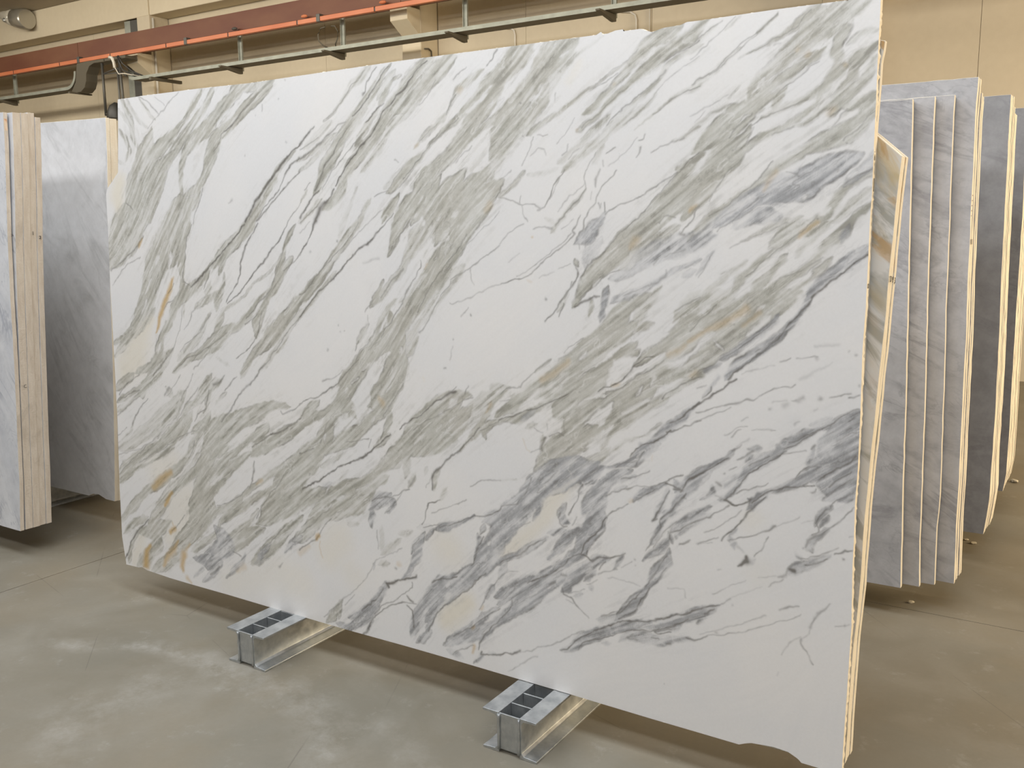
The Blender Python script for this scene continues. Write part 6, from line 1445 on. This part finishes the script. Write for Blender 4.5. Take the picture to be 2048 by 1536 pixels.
d0.45 -652 1101 2.9 -681 1089 2 -710 1083 3.5 -732 1072 3 -762 1059 3.6 -783 1055 4.6 -813 1038 5.2 -842 1029 2.6 -876 1016 2.1 -914 1004 2.1
d0.4 -818 1026 2.1 -849 1010 2.1 -881 997 3.7 -913 983 2.7 -929 975 2.7
d0.4 -668 1166 2.9 -697 1158 3.5
d0.25 -711 1147 3.5 -751 1133 2 -791 1120 2
d0.25 -605 1173 7.2 -603 1171 7.2
d0.4 -601 1176 1.9 -653 1167 1.9
d0.15 -612 1199 4.8 -584 1206 4.7 -551 1207 5.6
d0.15 -569 1166 2.4 -615 1133 7.2 -640 1112 7.3
d0.3 -508 1182 4.6 -510 1180 4.6
d0.25 -527 1187 4.7 -528 1186 4.7
d0.35 -631 1071 7.3 -642 1060 9.8 -659 1059 3
d0.2 -709 1052 2 -672 1060 2.5
d0.2 -676 1047 12.4 -671 1049 12.4
d0.25 -713 1036 7.5 -711 1036 7.5
d0.45 -590 1075 9.6 -588 1075 9.6
d0.5 -567 1081 2.4 -539 1086 3.3 -516 1091 3.3
d0.6 -498 1087 3.7 -520 1081 3.3
d0.2 -596 1047 2.4 -605 1037 2.4
d0.3 -773 1008 2.1 -790 996 2.6
d0.3 -771 982 2.6 -784 981 2.6 -820 964 3.1 -828 961 2.6
d0.4 -786 970 3.6 -812 955 5.2
d0.35 -755 971 2 -717 980 4 -702 982 2
d0.3 -637 1004 3.4 -648 998 4.9
d0.25 -762 945 5.1 -792 929 5.2
d0.5 -779 930 4.1 -805 919 4.2
b0.4 -753 925 15.4 -745 926 15.3
b0.8 -495 1040 23.3 -526 1025 21.2 -560 1007 19.1 -583 997 14.4 -618 981 17.1 -647 965 22.2 -671 950 24.9 -690 935 20.1
b0.4 -573 1020 14.4 -608 1004 12.1
b0.8 -494 1026 28 -525 1001 42.5 -552 981 38.1 -569 954 43.3
b0.8 -492 987 46.7 -522 960 35.5
w0.9 -576 988 14.4 -594 974 16.9 -629 950 17.2 -645 938 9.9
d0.6 -496 1052 1.9 -527 1034 2.4 -560 1012 3.3 -595 991 2.9 -630 972 2.9 -663 956 2.5
d0.6 -583 995 2.9 -618 974 2.9 -653 947 3 -677 934 2
d0.6 -505 1024 3.7 -516 1016 2.3
d0.5 -513 1002 3.8 -524 996 2.4
d0.4 -497 997 1.9 -546 969 2.4
d0.5 -595 954 5.8 -604 943 2.4
d0.3 -499 1111 4.6 -500 1110 4.6
b0.9 -813 899 7.9 -834 886 13.2 -860 869 18.6 -886 850 24.2 -910 828 24.4 -931 804 21.9 -941 784 16.5 -960 748 8.3 -976 724 5.6
d0.6 -979 811 3.9 -957 825 4.4 -938 832 2.2
d0.8 -813 899 3.1 -844 879 4.2 -870 857 3.7 -897 843 4.3 -918 827 4.4 -931 804 3.8 -944 783 4.4
d0.6 -927 780 3.8 -940 762 2.8 -959 740 3.3 -976 724 3.3
b0.5 -862 856 10.7 -885 829 16.2 -909 807 16.3
d0.5 -754 919 7.7 -766 907 5.2 -791 891 3.1
b0.5 -758 903 12.9 -768 891 7.7
b0.5 -806 913 15.7 -828 884 13.2
b0.9 -678 933 20 -702 915 22.7 -727 899 25.4 -749 883 23.1 -766 863 18.1 -781 840 15.6 -793 818 13.1 -808 800 10.5 -818 783 10.6
d0.7 -668 931 3 -699 907 3.5 -727 891 2.5 -751 868 3.1 -768 850 3.6 -788 821 3.1 -808 795 3.7 -820 775 3.7
d0.5 -760 882 2.6 -715 913 2.5
d0.5 -617 937 2.4 -665 924 3 -695 916 2.5
d0.4 -793 873 3.1 -816 860 2.6
d0.5 -829 848 5.3 -828 849 5.3
d0.5 -847 824 5.3 -835 815 5.3
b0.3 -792 847 15.7 -819 817 15.8
b0.6 -857 809 10.7 -856 793 16 -880 776 6.5 -893 769 2.7
d0.3 -850 786 4.3 -831 778 5.3 -823 777 6.4
b0.8 -755 784 15.5 -752 782 15.5
b0.4 -828 776 15.9 -823 777 15.9
d0.85 -823 774 6.4 -801 767 4.7 -780 773 3.7 -760 784 3.6 -755 790 5.2
d0.5 -760 781 7.8 -761 768 6.2
w0.8 -749 780 5.2 -749 780 5.2
b0.9 -710 817 15.3 -727 801 20.5 -742 786 23.2 -751 772 20.7 -759 763 10.4
d0.7 -712 816 4.1 -734 798 3.6 -752 780 3.1
d0.6 -714 803 2.6 -734 780 3.6 -753 759 5.2
d0.7 -753 759 5.2 -768 743 5.2 -783 725 3.7 -801 704 4.8 -813 689 3.7 -828 670 3.7
b0.9 -604 877 14.7 -625 862 17.3 -654 845 15 -680 831 12.6 -705 818 12.7
d0.7 -598 855 2.4 -636 845 3 -666 838 4 -690 827 3.5 -710 817 3.6
d0.5 -711 840 1.5 -741 823 3.6 -766 814 2.1 -797 799 2.6
b0.9 -598 942 12.1 -604 922 12.2 -608 899 12.2
d0.6 -610 894 2.9 -626 879 2.5 -642 862 3
d0.4 -606 916 2 -608 904 2
b0.8 -500 954 42.2 -534 935 47.6 -568 921 38.5 -591 899 29.2 -614 878 19.6
b0.85 -502 917 47.1 -531 896 59.6 -561 873 60.3 -589 869 29.2
b0.8 -500 874 42.5 -529 853 52.5 -551 837 36.1
b0.8 -504 837 23.7 -516 830 23.8
w0.5 -545 934 7.2 -579 907 6.1
w0.5 -556 915 9.6 -590 894 4.9
w0.6 -601 860 12.2 -598 862 12.2
d0.6 -499 939 5.6 -521 922 3.3 -555 896 3.8 -575 881 3.9 -589 869 2.4
d0.5 -508 904 2.4 -542 875 3.8 -560 856 2.9
d0.5 -496 891 2.4 -552 844 3.9 -563 833 2.9
d0.5 -498 847 2.4 -539 822 2.4 -552 807 3.4
d0.4 -591 903 2.4 -626 879 2
w0.8 -580 845 14.6 -573 837 14.6
d0.5 -595 848 2.9 -602 837 3.9
b0.7 -552 805 9.7 -570 787 14.6 -578 771 12.2 -583 758 7.3
d0.6 -552 805 2.9 -574 781 3.4 -583 760 3.4 -575 751 2.9 -574 741 3.4 -586 727 3.9
b0.6 -559 774 14.6 -566 760 12.2
d0.5 -564 773 5.8 -564 771 5.8
b0.7 -558 744 12.2 -583 717 14.7 -594 695 19.8 -588 686 9.9
d0.5 -496 811 2.8 -513 791 2.9 -535 765 3.4 -558 742 3.9 -581 723 7.4 -597 707 7.4 -603 691 4
d0.3 -608 688 4 -609 686 4
d0.5 -685 733 7.6 -712 716 4.1 -742 701 3.1 -776 686 3.7 -802 677 3.7
d0.3 -627 773 3.5 -651 752 4 -680 734 3
d0.2 -588 767 2.5 -619 754 2.5
b0.7 -788 711 10.5 -798 699 10.6
b0.7 -797 678 21.2 -793 666 18.5 -793 655 10.6
d0.4 -807 674 5.3 -804 672 5.3
d0.2 -780 657 7.9 -763 647 5.2
b0.5 -744 627 15.6 -734 634 7.8
d0.8 -755 638 7.8 -754 625 13.1 -770 617 6.3 -783 611 3.2
d0.4 -701 705 2.6 -708 683 2.6 -722 660 3.1 -734 642 3.6
b0.6 -865 752 13.4 -892 737 16.3 -924 719 13.7 -958 700 8.3 -974 686 5.6
b0.5 -918 706 32.9 -951 682 30.5
b0.4 -864 733 16.1 -904 708 21.8 -945 672 16.6
d0.5 -811 763 2.6 -837 746 2.7 -864 728 3.8 -896 710 3.8 -932 690 3.9 -973 664 5.6
d0.4 -927 715 8.2 -924 717 8.2
d0.4 -779 755 2.1 -820 722 2.7 -851 698 2.7 -873 684 2.2
d0.6 -916 652 3.3 -935 642 4.4 -946 640 3.9
d0.4 -834 677 2.1 -888 652 5.5
b0.6 -973 656 16.8 -969 646 14
d0.25 -893 651 3.3 -855 657 3.2
d0.25 -833 590 4.3 -825 594 2.7
b0.7 -549 676 12.2 -577 658 14.8 -600 643 19.9 -624 629 20.1 -639 619 12.6
d0.7 -491 700 3.3 -512 690 2.9 -533 681 3.4
d0.5 -513 675 5.8 -512 675 5.8
d0.5 -529 699 2.4 -554 685 2.4 -573 674 3.9 -594 665 3.5 -614 659 3
d0.6 -553 667 2.9 -574 656 3.9 -600 643 3.5
d0.8 -639 621 6 -626 623 7.5
d0.4 -648 611 7.6 -668 605 3.6
d0.25 -673 606 3.1 -724 589 3.1
d0.3 -658 602 3.6 -692 572 3.1
d0.25 -760 576 2.1 -801 547 3.2 -846 522 3.8
d0.4 -496 732 3.3 -503 729 2.4
b0.4 -626 669 7.5 -614 659 10
c0.3 -745 744 51.8 -750 738 51.9
c0.2 -724 604 77.9 -712 607 77.5
b0.9 -1478 366 26.5 -1506 339 36.7 -1535 308 37.1 -1563 276 44.2 -1599 243 51.6 -1644 226 45.3 -1682 204 38.8 -1713 181 35.6
w1 -1493 360 16.6 -1521 336 20.1 -1553 301 16.9 -1574 283 13.6
b0.6 -1586 297 20.5 -1611 266 20.7
d0.6 -1479 370 4.6 -1478 354 3.3 -1506 320 3.3 -1538 285 4.1 -1563 254 4.1 -1581 231 4.8 -1599 204 4.8 -1602 184 4.8
w0.9 -1655 191 21 -1689 157 14.2
b0.6 -1673 148 21.2 -1704 150 21.4
d0.4 -1625 192 3.5 -1662 173 3.5 -1697 146 3.6
o0.6 -1621 193 10.4 -1622 170 7
o0.5 -1622 257 10.4 -1626 253 10.4
o0.4 -1594 320 10.3 -1595 317 10.3
b0.7 -1587 166 17.2 -1605 145 17.3
b0.4 -1554 183 13.6 -1546 185 13.6
d0.7 -1587 179 5.5 -1590 165 5.5 -1561 175 4.8 -1524 186 6.8 -1499 198 5.4 -1474 202 4.7 -1453 211 6.6 -1443 218 6.6
d0.35 -1443 213 2.6 -1401 223 4.6 -1384 243 4.5 -1350 257 4.5 -1317 280 3.8 -1268 309 3.8 -1227 334 3.1
d0.3 -1383 212 3.2 -1417 191 3.9 -1452 167 4 -1487 140 2.7
b0.8 -1022 397 23.1 -1065 382 29.3 -1111 369 29.7 -1157 349 30.2 -1188 331 36.6 -1219 312 40.1 -1245 291 34.2 -1274 272 18.8 -1306 258 6.3
b0.5 -1020 358 34.8 -1079 347 29.5 -1100 333 17.8
b0.5 -1171 378 18.2 -1152 380 24.1 -1127 391 17.9
d0.7 -1022 403 3.5 -1081 392 4.1 -1117 379 4.2 -1157 361 4.8 -1195 341 3.7 -1226 319 3.7 -1258 294 3.7 -1290 265 3.8 -1310 257 3.2
d0.6 -1021 377 3.5 -1071 366 4.1 -1107 349 3 -1156 332 3.6 -1194 312 6.1 -1219 300 4.3 -1244 273 4.4
d0.4 -1070 352 4.7 -1085 337 5.9 -1058 340 4.1
b0.3 -1156 312 18.2 -1149 313 18.1
c0.25 -1676 303 70.1 -1669 304 69.9
b0.85 -827 495 5.4 -853 481 10.9 -886 466 16.6 -919 448 19.5 -950 430 25.4 -978 412 17.1 -1021 389 8.7
b0.6 -842 481 13.6 -864 462 13.7 -879 440 13.8
b0.6 -949 413 28.2 -992 387 17.2
b0.5 -1020 358 34.8 -991 359 23 -948 377 17 -911 383 14
d0.7 -827 495 2.7 -854 484 4.4 -881 470 2.8 -914 454 3.9 -942 448 3.9 -979 426 4 -1022 403 4
d0.6 -842 481 3.3 -864 460 4.4
d0.4 -879 440 5.5 -887 433 3.9
d0.6 -908 442 3.3 -949 416 4 -992 392 4 -1021 377 2.9
d0.6 -952 407 2.8 -992 387 3.4 -1006 381 4 -997 377 3.4 -963 391 2.8
d0.6 -961 360 8.5 -973 357 4.6
d0.6 -919 384 5.6 -896 384 6.7 -877 388 4.4 -858 399 2.7
d0.5 -1020 360 2.9 -997 363 2.9
d0.3 -834 414 8.2 -832 414 8.2
d0.3 -878 404 2.8 -837 417 2.7 -797 439 2.7 -745 464 2.6 -699 488 4.2
d0.4 -855 401 2.7 -806 413 3.8 -788 422 3.8 -756 432 3.2 -723 447 3.1 -692 465 2.6 -668 481 3.1 -623 504 3 -604 516 2
d0.4 -827 495 2.7 -792 515 4.8
d0.15 -792 515 2.1 -749 541 2.1 -711 569 2.1
d0.4 -613 539 3.5 -640 529 5.1 -664 513 5.1
d0.45 -534 558 2.9 -557 539 4.9 -565 524 5.9 -574 505 4 -583 490 7.5
d0.25 -583 490 3 -587 471 3 -603 452 3
d0.5 -604 451 5 -602 439 2.5 -594 428 3 -584 420 3 -581 405 3 -571 394 2.5
d0.25 -606 456 2.5 -630 435 3.1 -639 417 2.6 -648 397 2.1
d0.45 -500 513 5.8 -499 514 5.8
d0.3 -487 519 2.4 -523 503 2.4
d0.2 -786 498 5.3 -784 499 5.3
d0.4 -972 236 2.9 -971 235 2.9
d0.2 -658 349 4.1 -662 337 2.6
d0.3 -831 591 3.2 -831 591 3.2"""
mL = np.array([(-3.3651, 2.014), (-3.3674, 1.9164), (-3.3752, 1.7347), (-3.4223, 1.6942), (-3.4478, 1.6726), (-3.457, 1.6511), (-3.45, 1.5157), (-3.4463, 1.3069), (-3.435, 1.0683), (-3.4224, 0.7548), (-3.4193, 0.4467), (-3.4115, 0.2401), (-3.3888, 0.1324)]); mB = np.array([(-3.3853, 0.1281), (-3.3073, 0.1303), (-3.2816, 0.136), (-3.2504, 0.1288), (-3.1066, 0.1243), (-2.9832, 0.1239), (-2.7586, 0.1252), (-2.55, 0.1242), (-2.1575, 0.1239), (-1.8765, 0.1271), (-1.7119, 0.1274), (-1.2726, 0.1259), (-1.0104, 0.1236), (-0.8612, 0.1235), (-0.7509, 0.1232), (-0.7343, 0.1312), (-0.7179, 0.1372), (-0.6591, 0.1437), (-0.6205, 0.1417), (-0.5946, 0.1312), (-0.5847, 0.1227), (-0.541, 0.1224), (-0.4799, 0.1202)]); mR = np.array([(-0.5081, 2.0192), (-0.5078, 2.0092), (-0.5071, 1.9511), (-0.5062, 1.878), (-0.5041, 1.7748), (-0.5023, 1.6763), (-0.4999, 1.5652), (-0.5007, 1.5092), (-0.499, 1.4176), (-0.4976, 1.2942), (-0.4987, 1.1933), (-0.4943, 1.0515), (-0.4918, 0.9077), (-0.4934, 0.8253), (-0.4901, 0.7279), (-0.4895, 0.6622), (-0.4829, 0.5101), (-0.4834, 0.3818), (-0.4842, 0.224), (-0.4835, 0.1404), (-0.4836, 0.1217)]); mT = np.array([(-3.3632, 2.0143), (-3.2566, 2.0148), (-3.2174, 2.0157), (-2.8834, 2.0146), (-2.6141, 2.0102), (-2.2563, 2.0137), (-1.9378, 2.0172), (-1.5635, 2.0163), (-1.2482, 2.016), (-1.2325, 2.0234), (-1.2307, 2.0153), (-1.2125, 2.0158), (-1.1905, 2.0211), (-1.1665, 2.0214), (-1.1661, 2.0164), (-1.1168, 2.0167), (-1.0824, 2.004), (-1.05, 2.0113), (-1.0025, 2.0128), (-0.9848, 2.0182), (-0.9494, 2.0176), (-0.7554, 2.0198), (-0.5807, 2.0189), (-0.5082, 2.0195)])
Y0 = 2.278; TH = .022
def nz(shape, cell, seed, ox=0, oy=0):
    """smooth value noise on a grid, cell in samples"""
    rg = np.random.default_rng(seed); h, w = shape; gh, gw = int(h/cell)+3, int(w/cell)+3
    g = rg.random((gh, gw)); yy = np.arange(h)/cell; xx = np.arange(w)/cell
    yi = yy.astype(int); xi = xx.astype(int); fy = yy-yi; fx = xx-xi; fy = fy*fy*(3-2*fy); fx = fx*fx*(3-2*fx)
    a = g[yi][:, xi]; b = g[yi][:, xi+1]; c = g[yi+1][:, xi]; d = g[yi+1][:, xi+1]
    return (a*(1-fx)+b*fx)*(1-fy)[:, None]+(c*(1-fx)+d*fx)*fy[:, None]
def blur(a, s):
    k = int(3*s)+1; x = np.arange(-k, k+1); w = np.exp(-x*x/2/s/s); w /= w.sum()
    a = np.apply_along_axis(lambda r: np.convolve(np.pad(r, k, 'edge'), w, 'valid'), 0, a)
    return np.apply_along_axis(lambda r: np.convolve(np.pad(r, k, 'edge'), w, 'valid'), 1, a)
XA, XB, ZA, ZB, H = -3.48, -.46, .08, 2.05, .0021
NXI, NZI = int((XB-XA)/H), int((ZB-ZA)/H)
gx_, gz_ = np.meshgrid(XA+H*np.arange(NXI), ZA+H*np.arange(NZI)); SH = gx_.shape
wx = gx_+(nz(SH, 30, 1)-.5)*.012+(nz(SH, 9, 2)-.5)*.006+(nz(SH, 3.5, 5)-.5)*.0025; wz = gz_+(nz(SH, 30, 3)-.5)*.012+(nz(SH, 9, 4)-.5)*.006+(nz(SH, 3.5, 6)-.5)*.0025
F = {k: np.zeros(SH, np.float32) for k in 'gbdoc'}
DS = 8; dh, dw = SH[0]//DS+1, SH[1]//DS+1; C2 = np.zeros((dh, dw)); S2 = np.zeros((dh, dw))
for ln in STROKES.strip().split('\n'):
    head, *nums = ln.split(); typ = head[0]; amp = float(head[1:]); P = np.array(nums, float).reshape(-1, 3)*.001
    if typ in 'gbw':
        P[:, 2] *= .92 if typ == 'w' else 1.14
        e0 = P[0]-P[1]; e1 = P[-1]-P[-2]; l0 = math.hypot(e0[0], e0[1])+1e-6; l1 = math.hypot(e1[0], e1[1])+1e-6
        h0 = [P[0][0]+e0[0]/l0*P[0][2]*.75, P[0][1]+e0[1]/l0*P[0][2]*.75, P[0][2]*.08]; h1 = [P[-1][0]+e1[0]/l1*P[-1][2]*.75, P[-1][1]+e1[1]/l1*P[-1][2]*.75, P[-1][2]*.08]
        P[0, 2] *= .8; P[-1, 2] *= .8; P = np.vstack([[h0], P, [h1]])
    soft = {'g': .005, 'b': .005, 'w': .006, 'c': .05, 'o': .014, 'd': .0015}[typ]
    mw = P[:, 2].max()/2+soft*2+.012
    i0 = max(0, int((P[:, 0].min()-mw-XA)/H)); i1 = min(NXI, int((P[:, 0].max()+mw-XA)/H)+1)
    k0 = max(0, int((P[:, 1].min()-mw-ZA)/H)); k1 = min(NZI, int((P[:, 1].max()+mw-ZA)/H)+1)
    if i1 <= i0 or k1 <= k0: continue
    acc = np.zeros((k1-k0, i1-i0), np.float32)
    for a, b in zip(P, P[1:]):
        hw = max(a[2], b[2])/2+soft*2+.012
        a0_ = max(i0, int((min(a[0], b[0])-hw-XA)/H)); a1_ = min(i1, int((max(a[0], b[0])+hw-XA)/H)+1)
        b0_ = max(k0, int((min(a[1], b[1])-hw-ZA)/H)); b1_ = min(k1, int((max(a[1], b[1])+hw-ZA)/H)+1)
        if a1_ <= a0_ or b1_ <= b0_: continue
        X = wx[b0_:b1_, a0_:a1_]; Z = wz[b0_:b1_, a0_:a1_]; d = b[:2]-a[:2]; L2 = max(d@d, 1e-9)
        tt = np.clip(((X-a[0])*d[0]+(Z-a[1])*d[1])/L2, 0, 1)
        dist = np.hypot(X-a[0]-tt*d[0], Z-a[1]-tt*d[1]); w = (a[2]+(b[2]-a[2])*tt)/2
        if typ == 'd': vv = np.exp(-(dist/np.maximum(w*1.15, .0017))**2)
        else:
            s = np.minimum(soft, w*.9+.001); q = np.clip((w-dist)/s*.5+.5, 0, 1); vv = q*q*(3-2*q)
        sl = acc[b0_-k0:b1_-k0, a0_-i0:a1_-i0]; np.maximum(sl, vv, out=sl)
        if typ in 'gbdw':
            th_ = 2*math.atan2(d[1], d[0]); wt = math.sqrt(L2)
            for q in np.linspace(0, 1, 4):
                ii = int((a[0]+d[0]*q-XA)/H/DS); kk = int((a[1]+d[1]*q-ZA)/H/DS)
                if 0 <= ii < dw and 0 <= kk < dh: C2[kk, ii] += math.cos(th_)*wt; S2[kk, ii] += math.sin(th_)*wt
    sl = (slice(k0, k1), slice(i0, i1))
    if typ == 'w':
        for kk in 'gb': F[kk][sl] *= 1-acc*min(amp, 1)*.95
    elif typ == 'd': F['d'][sl] = np.maximum(F['d'][sl], acc*amp)
    else: F[typ][sl] = np.maximum(F[typ][sl], acc*amp)
C2 = blur(C2, 5)+1e-6*0.3; S2 = blur(S2, 5)+1e-6; ang = .5*np.arctan2(S2, C2)
ix = np.minimum((np.arange(SH[1])//DS), dw-1); iz = np.minimum((np.arange(SH[0])//DS), dh-1)
cx_ = blur(np.cos(2*ang), 1.5); sx_ = blur(np.sin(2*ang), 1.5); ang = (.5*np.arctan2(sx_, cx_))[iz][:, ix]
dxv = np.cos(ang).astype(np.float32); dzv = np.sin(ang).astype(np.float32)
ii0, kk0 = np.meshgrid(np.arange(SH[1], dtype=np.float32), np.arange(SH[0], dtype=np.float32))
def lic(srcs, steps, h):
    accs = [s.copy() for s in srcs]; cnt = 1
    for sg in (1, -1):
        px_ = ii0.copy(); pz_ = kk0.copy()
        for s in range(steps):
            a = np.clip(px_, 0, SH[1]-1).astype(np.int32); b = np.clip(pz_, 0, SH[0]-1).astype(np.int32)
            px_ += sg*h*dxv[b, a]; pz_ += sg*h*dzv[b, a]
            a = np.clip(px_, 0, SH[1]-1).astype(np.int32); b = np.clip(pz_, 0, SH[0]-1).astype(np.int32)
            for q, s_ in zip(accs, srcs): q += s_[b, a]
            cnt += 1
    return [(q/cnt-(q/cnt).mean())/(q/cnt).std() for q in accs]
(Ln,) = lic([(.55*RNG.random(SH)+.9*nz(SH, 4, 21)).astype(np.float32)], 15, 1.7)
St_ = np.clip(Ln*.26+.5, 0, 1)
L2a, L2b = lic([nz(SH, 6, 61).astype(np.float32), nz(SH, 9, 62).astype(np.float32)], 22, 2.2)
L2a = L2a+(nz(SH, 5, 63)-.5)*.5; L2b = L2b+(nz(SH, 5, 64)-.5)*.5
def ridge(L): gy_, gx2 = np.gradient(L); return np.clip(1-np.abs(L)/(np.hypot(gy_, gx2)*1.1+.02), 0, 1)
dthread = ridge(L2a)*np.clip(nz(SH, 18, 65)*2.4-.7, 0, 1); wthread = ridge(L2b)*np.clip(nz(SH, 18, 66)*2.4-.8, 0, 1)
# grain inside the grey bands, fine dark threads along them
clump = nz(SH, 22, 31)*.6+nz(SH, 8, 32)*.4
g0, b0 = F['g'].copy(), F['b'].copy(); dk = (St_-.5)*2
def veil(A, s): q = blur(A[::4, ::4], s); return np.kron(q, np.ones((4, 4), np.float32))[:SH[0], :SH[1]]
hz_g = blur(veil(g0, 5), 2); hz_b = blur(veil(b0, 4), 2)
thread = np.clip((.42-St_)/.16, 0, 1)
def ed(A):
    gy_, gx2 = np.gradient(A); q = np.hypot(gy_, gx2); return np.clip((q-.06)/.26, 0, 1)
edge = np.maximum(ed(g0), ed(b0))*np.clip(nz(SH, 26, 51)*2.2-.75, 0, 1)*np.clip(1.25-St_, 0, 1)
F['g'] = np.clip(g0*(1.12-.42*dk)*(.80+.40*clump)+hz_g*(.16+.65*thread)*np.clip(clump*1.8-.3, 0, 1), 0, .95)
F['b'] = np.clip(b0*(1.06-.52*dk)*(.68+.60*clump)+hz_b*(.14+.6*thread)*np.clip(clump*1.8-.3, 0, 1), 0, 1)
F['g'] *= 1-.6*wthread; F['b'] *= 1-.5*wthread
band = np.clip(F['g']+F['b'], 0, 1); near_ = np.clip(veil(np.clip(g0+b0, 0, 1), 2.5)*1.3, 0, 1)
thr = np.clip((.27-St_)/.16, 0, 1)
F['d'] = np.clip(np.maximum(np.maximum(F['d']*(.95+.75*nz(SH, 7, 41)), thr*band*.34*nz(SH, 12, 42)*1.6), np.maximum(edge*.75, dthread*near_*(.30+.30*np.clip(b0, 0, 1)))), 0, 1)

NU, NV = 1260, 850
u = np.linspace(0, 1, NU); v_ = np.linspace(0, 1, NV)
def xat(arr, z): o = np.argsort(arr[:, 1]); return np.interp(z, arr[o, 1], arr[o, 0])
def zat(arr, x): o = np.argsort(arr[:, 0]); return np.interp(x, arr[o, 0], arr[o, 1])
zc = .126+v_*(2.016-.126); xl = xat(mL, zc); xr = xat(mR, zc)
U, V = np.meshgrid(u, v_)
Xg = xl[:, None]*(1-U)+xr[:, None]*U
zb = zat(mB, Xg); zt = zat(mT, Xg); Zg = zb*(1-V)+zt*V
fi = (Xg-XA)/H; fk = (Zg-ZA)/H; i0 = np.clip(fi.astype(int), 0, SH[1]-2); k0 = np.clip(fk.astype(int), 0, SH[0]-2); a = np.clip(fi-i0, 0, 1); b = np.clip(fk-k0, 0, 1)
def samp(A): return ((A[k0, i0]*(1-a)+A[k0, i0+1]*a)*(1-b)+(A[k0+1, i0]*(1-a)+A[k0+1, i0+1]*a)*b).ravel()
co_ = np.stack([Xg.ravel(), Y0+(Zg.ravel()-HB)*TL, Zg.ravel()], 1)
idx = np.arange(NU*NV).reshape(NV, NU)
quads = np.stack([idx[:-1, :-1].ravel(), idx[:-1, 1:].ravel(), idx[1:, 1:].ravel(), idx[1:, :-1].ravel()], 1)
loop = np.concatenate([idx[0, ::3], idx[::3, -1][1:], idx[-1, ::-3], idx[::-3, 0][1:-1]])
ring = co_[loop]; nl = len(loop)
jit = RNG.normal(0, .0006, (nl, 3)); rr = [ring]
cen = np.array([-1.95, 0, 1.07])
jit[ring[:, 2] < .2, 2] = np.abs(jit[ring[:, 2] < .2, 2])
r1 = ring.copy(); r1[:, 1] += .0012; r1 += jit; sgn = np.sign(ring-cen); 
r2_ = ring.copy(); r2_[:, 1] += TH-.001; r2_ += jit*1.6; r3_ = ring.copy(); r3_[:, 1] += TH; r3_[:, 0] -= sgn[:, 0]*.001
n0 = len(co_); allco = np.concatenate([co_, ring, r1, r2_, r3_]); o = [n0, n0+nl, n0+2*nl, n0+3*nl]; k = np.arange(nl); kn = (k+1) % nl
side = np.concatenate([np.stack([p+k, q+k, q+kn, p+kn], 1) for p, q in zip(o, o[1:])])
faces = np.concatenate([quads, side])
me = bpy.data.meshes.new('marble_slab'); me.vertices.add(len(allco)); me.vertices.foreach_set('co', allco.astype(np.float32).ravel())
nf = len(faces)+1; nlp = len(faces)*4+nl
me.loops.add(nlp); me.loops.foreach_set('vertex_index', np.concatenate([faces.ravel(), (o[3]+k)]).astype(np.int32))
me.polygons.add(nf); ls = np.concatenate([np.arange(len(faces))*4, [len(faces)*4]]).astype(np.int32); me.polygons.foreach_set('loop_start', ls)
me.polygons.foreach_set('loop_total', np.concatenate([np.full(len(faces), 4), [nl]]).astype(np.int32))
mi = np.zeros(nf, np.int32); mi[len(quads):len(faces)] = 1; me.polygons.foreach_set('material_index', mi)
me.update(calc_edges=True); me.validate()
def attr(name, A, B2, C3):
    at = me.attributes.new(name, 'FLOAT_COLOR', 'POINT'); d = np.ones((len(allco), 4), np.float32); 
    for i, q in enumerate((A, B2, C3)): d[:n0, i] = samp(q); d[n0:, i] = 0
    at.data.foreach_set('color', d.ravel())
attr('veins', F['g'], F['b'], F['d']); attr('tint', F['o'], F['c'], St_)
me.materials.append(M['calacatta_marble']); me.materials.append(M['sawn_edge'])
main = bpy.data.objects.new('marble_slab', me); COL.objects.link(main)
tag(main, 'large white marble slab with bold diagonal grey and gold veining, standing on two galvanised skids', 'marble slab')
text_part('13', (-.4972, Y0+.010+(1.35-HB)*TL, 1.350), .016, main, .8)
text_part('I', (-.5012, Y0+.010+(1.66-HB)*TL, 1.655), .03, main, .8); text_part('I', (-.4990, Y0+.010+(1.60-HB)*TL, 1.587), .045, main, .7)
# marks on the slabs behind and on the right stack
for k, (q, s_) in enumerate(zip(('D', 'IP', ',3'), S3)):
    text_part(q, (-.4562, 2.328+k*.0245+.0117+(1.355-HB)*TL, 1.365-.003*k), .021, s_, (1.3, .85, .9)[k])
text_part('111', (-.4615, 3.83+(1.40-HB)*TL, 1.425), .028, tall[0], 1.6)
for i, z in enumerate(np.linspace(1.47, 1.60, 8)): text_part('-', (-.4672, 3.815+(z-HB)*TL, z), .05, tall[0], .5, (R(90), 0, R(90)))

# ---------------------------------------------------------------- stone chips on the floor
def chip(x, y, s, label, seed):
    random.seed(seed); bm = bmesh.new(); bmesh.ops.create_icosphere(bm, subdivisions=2, radius=s)
    for v in bm.verts: v.co = Vector((v.co.x*1.3, v.co.y*.9, max(v.co.z*.45, -s*.3)))*random.uniform(.75, 1.15)
    mz = min(v.co.z for v in bm.verts)
    for v in bm.verts: v.co.z -= mz
    o = obj('stone_chip', bm, M['stone_chip']); o.location = (x, y, 0); o.rotation_euler = (0, 0, random.uniform(0, 6)); tag(o, label, 'stone chip')
chip(-.585, 3.845, .011, 'small pale marble chip on the floor in front of the right grey stack', 1)
chip(-.40, 6.03, .022, 'white marble chip on the floor beside the farthest stack at right', 2)
chip(-.50, 4.78, .010, 'small broken chip beside the second stack at far right', 3)
chip(-.463, 4.74, .013, 'larger broken chip beside the second stack at far right', 4)
chip(-.87, 3.69, .005, 'tiny white crumb on the floor in the shadow of the right grey stack', 5)
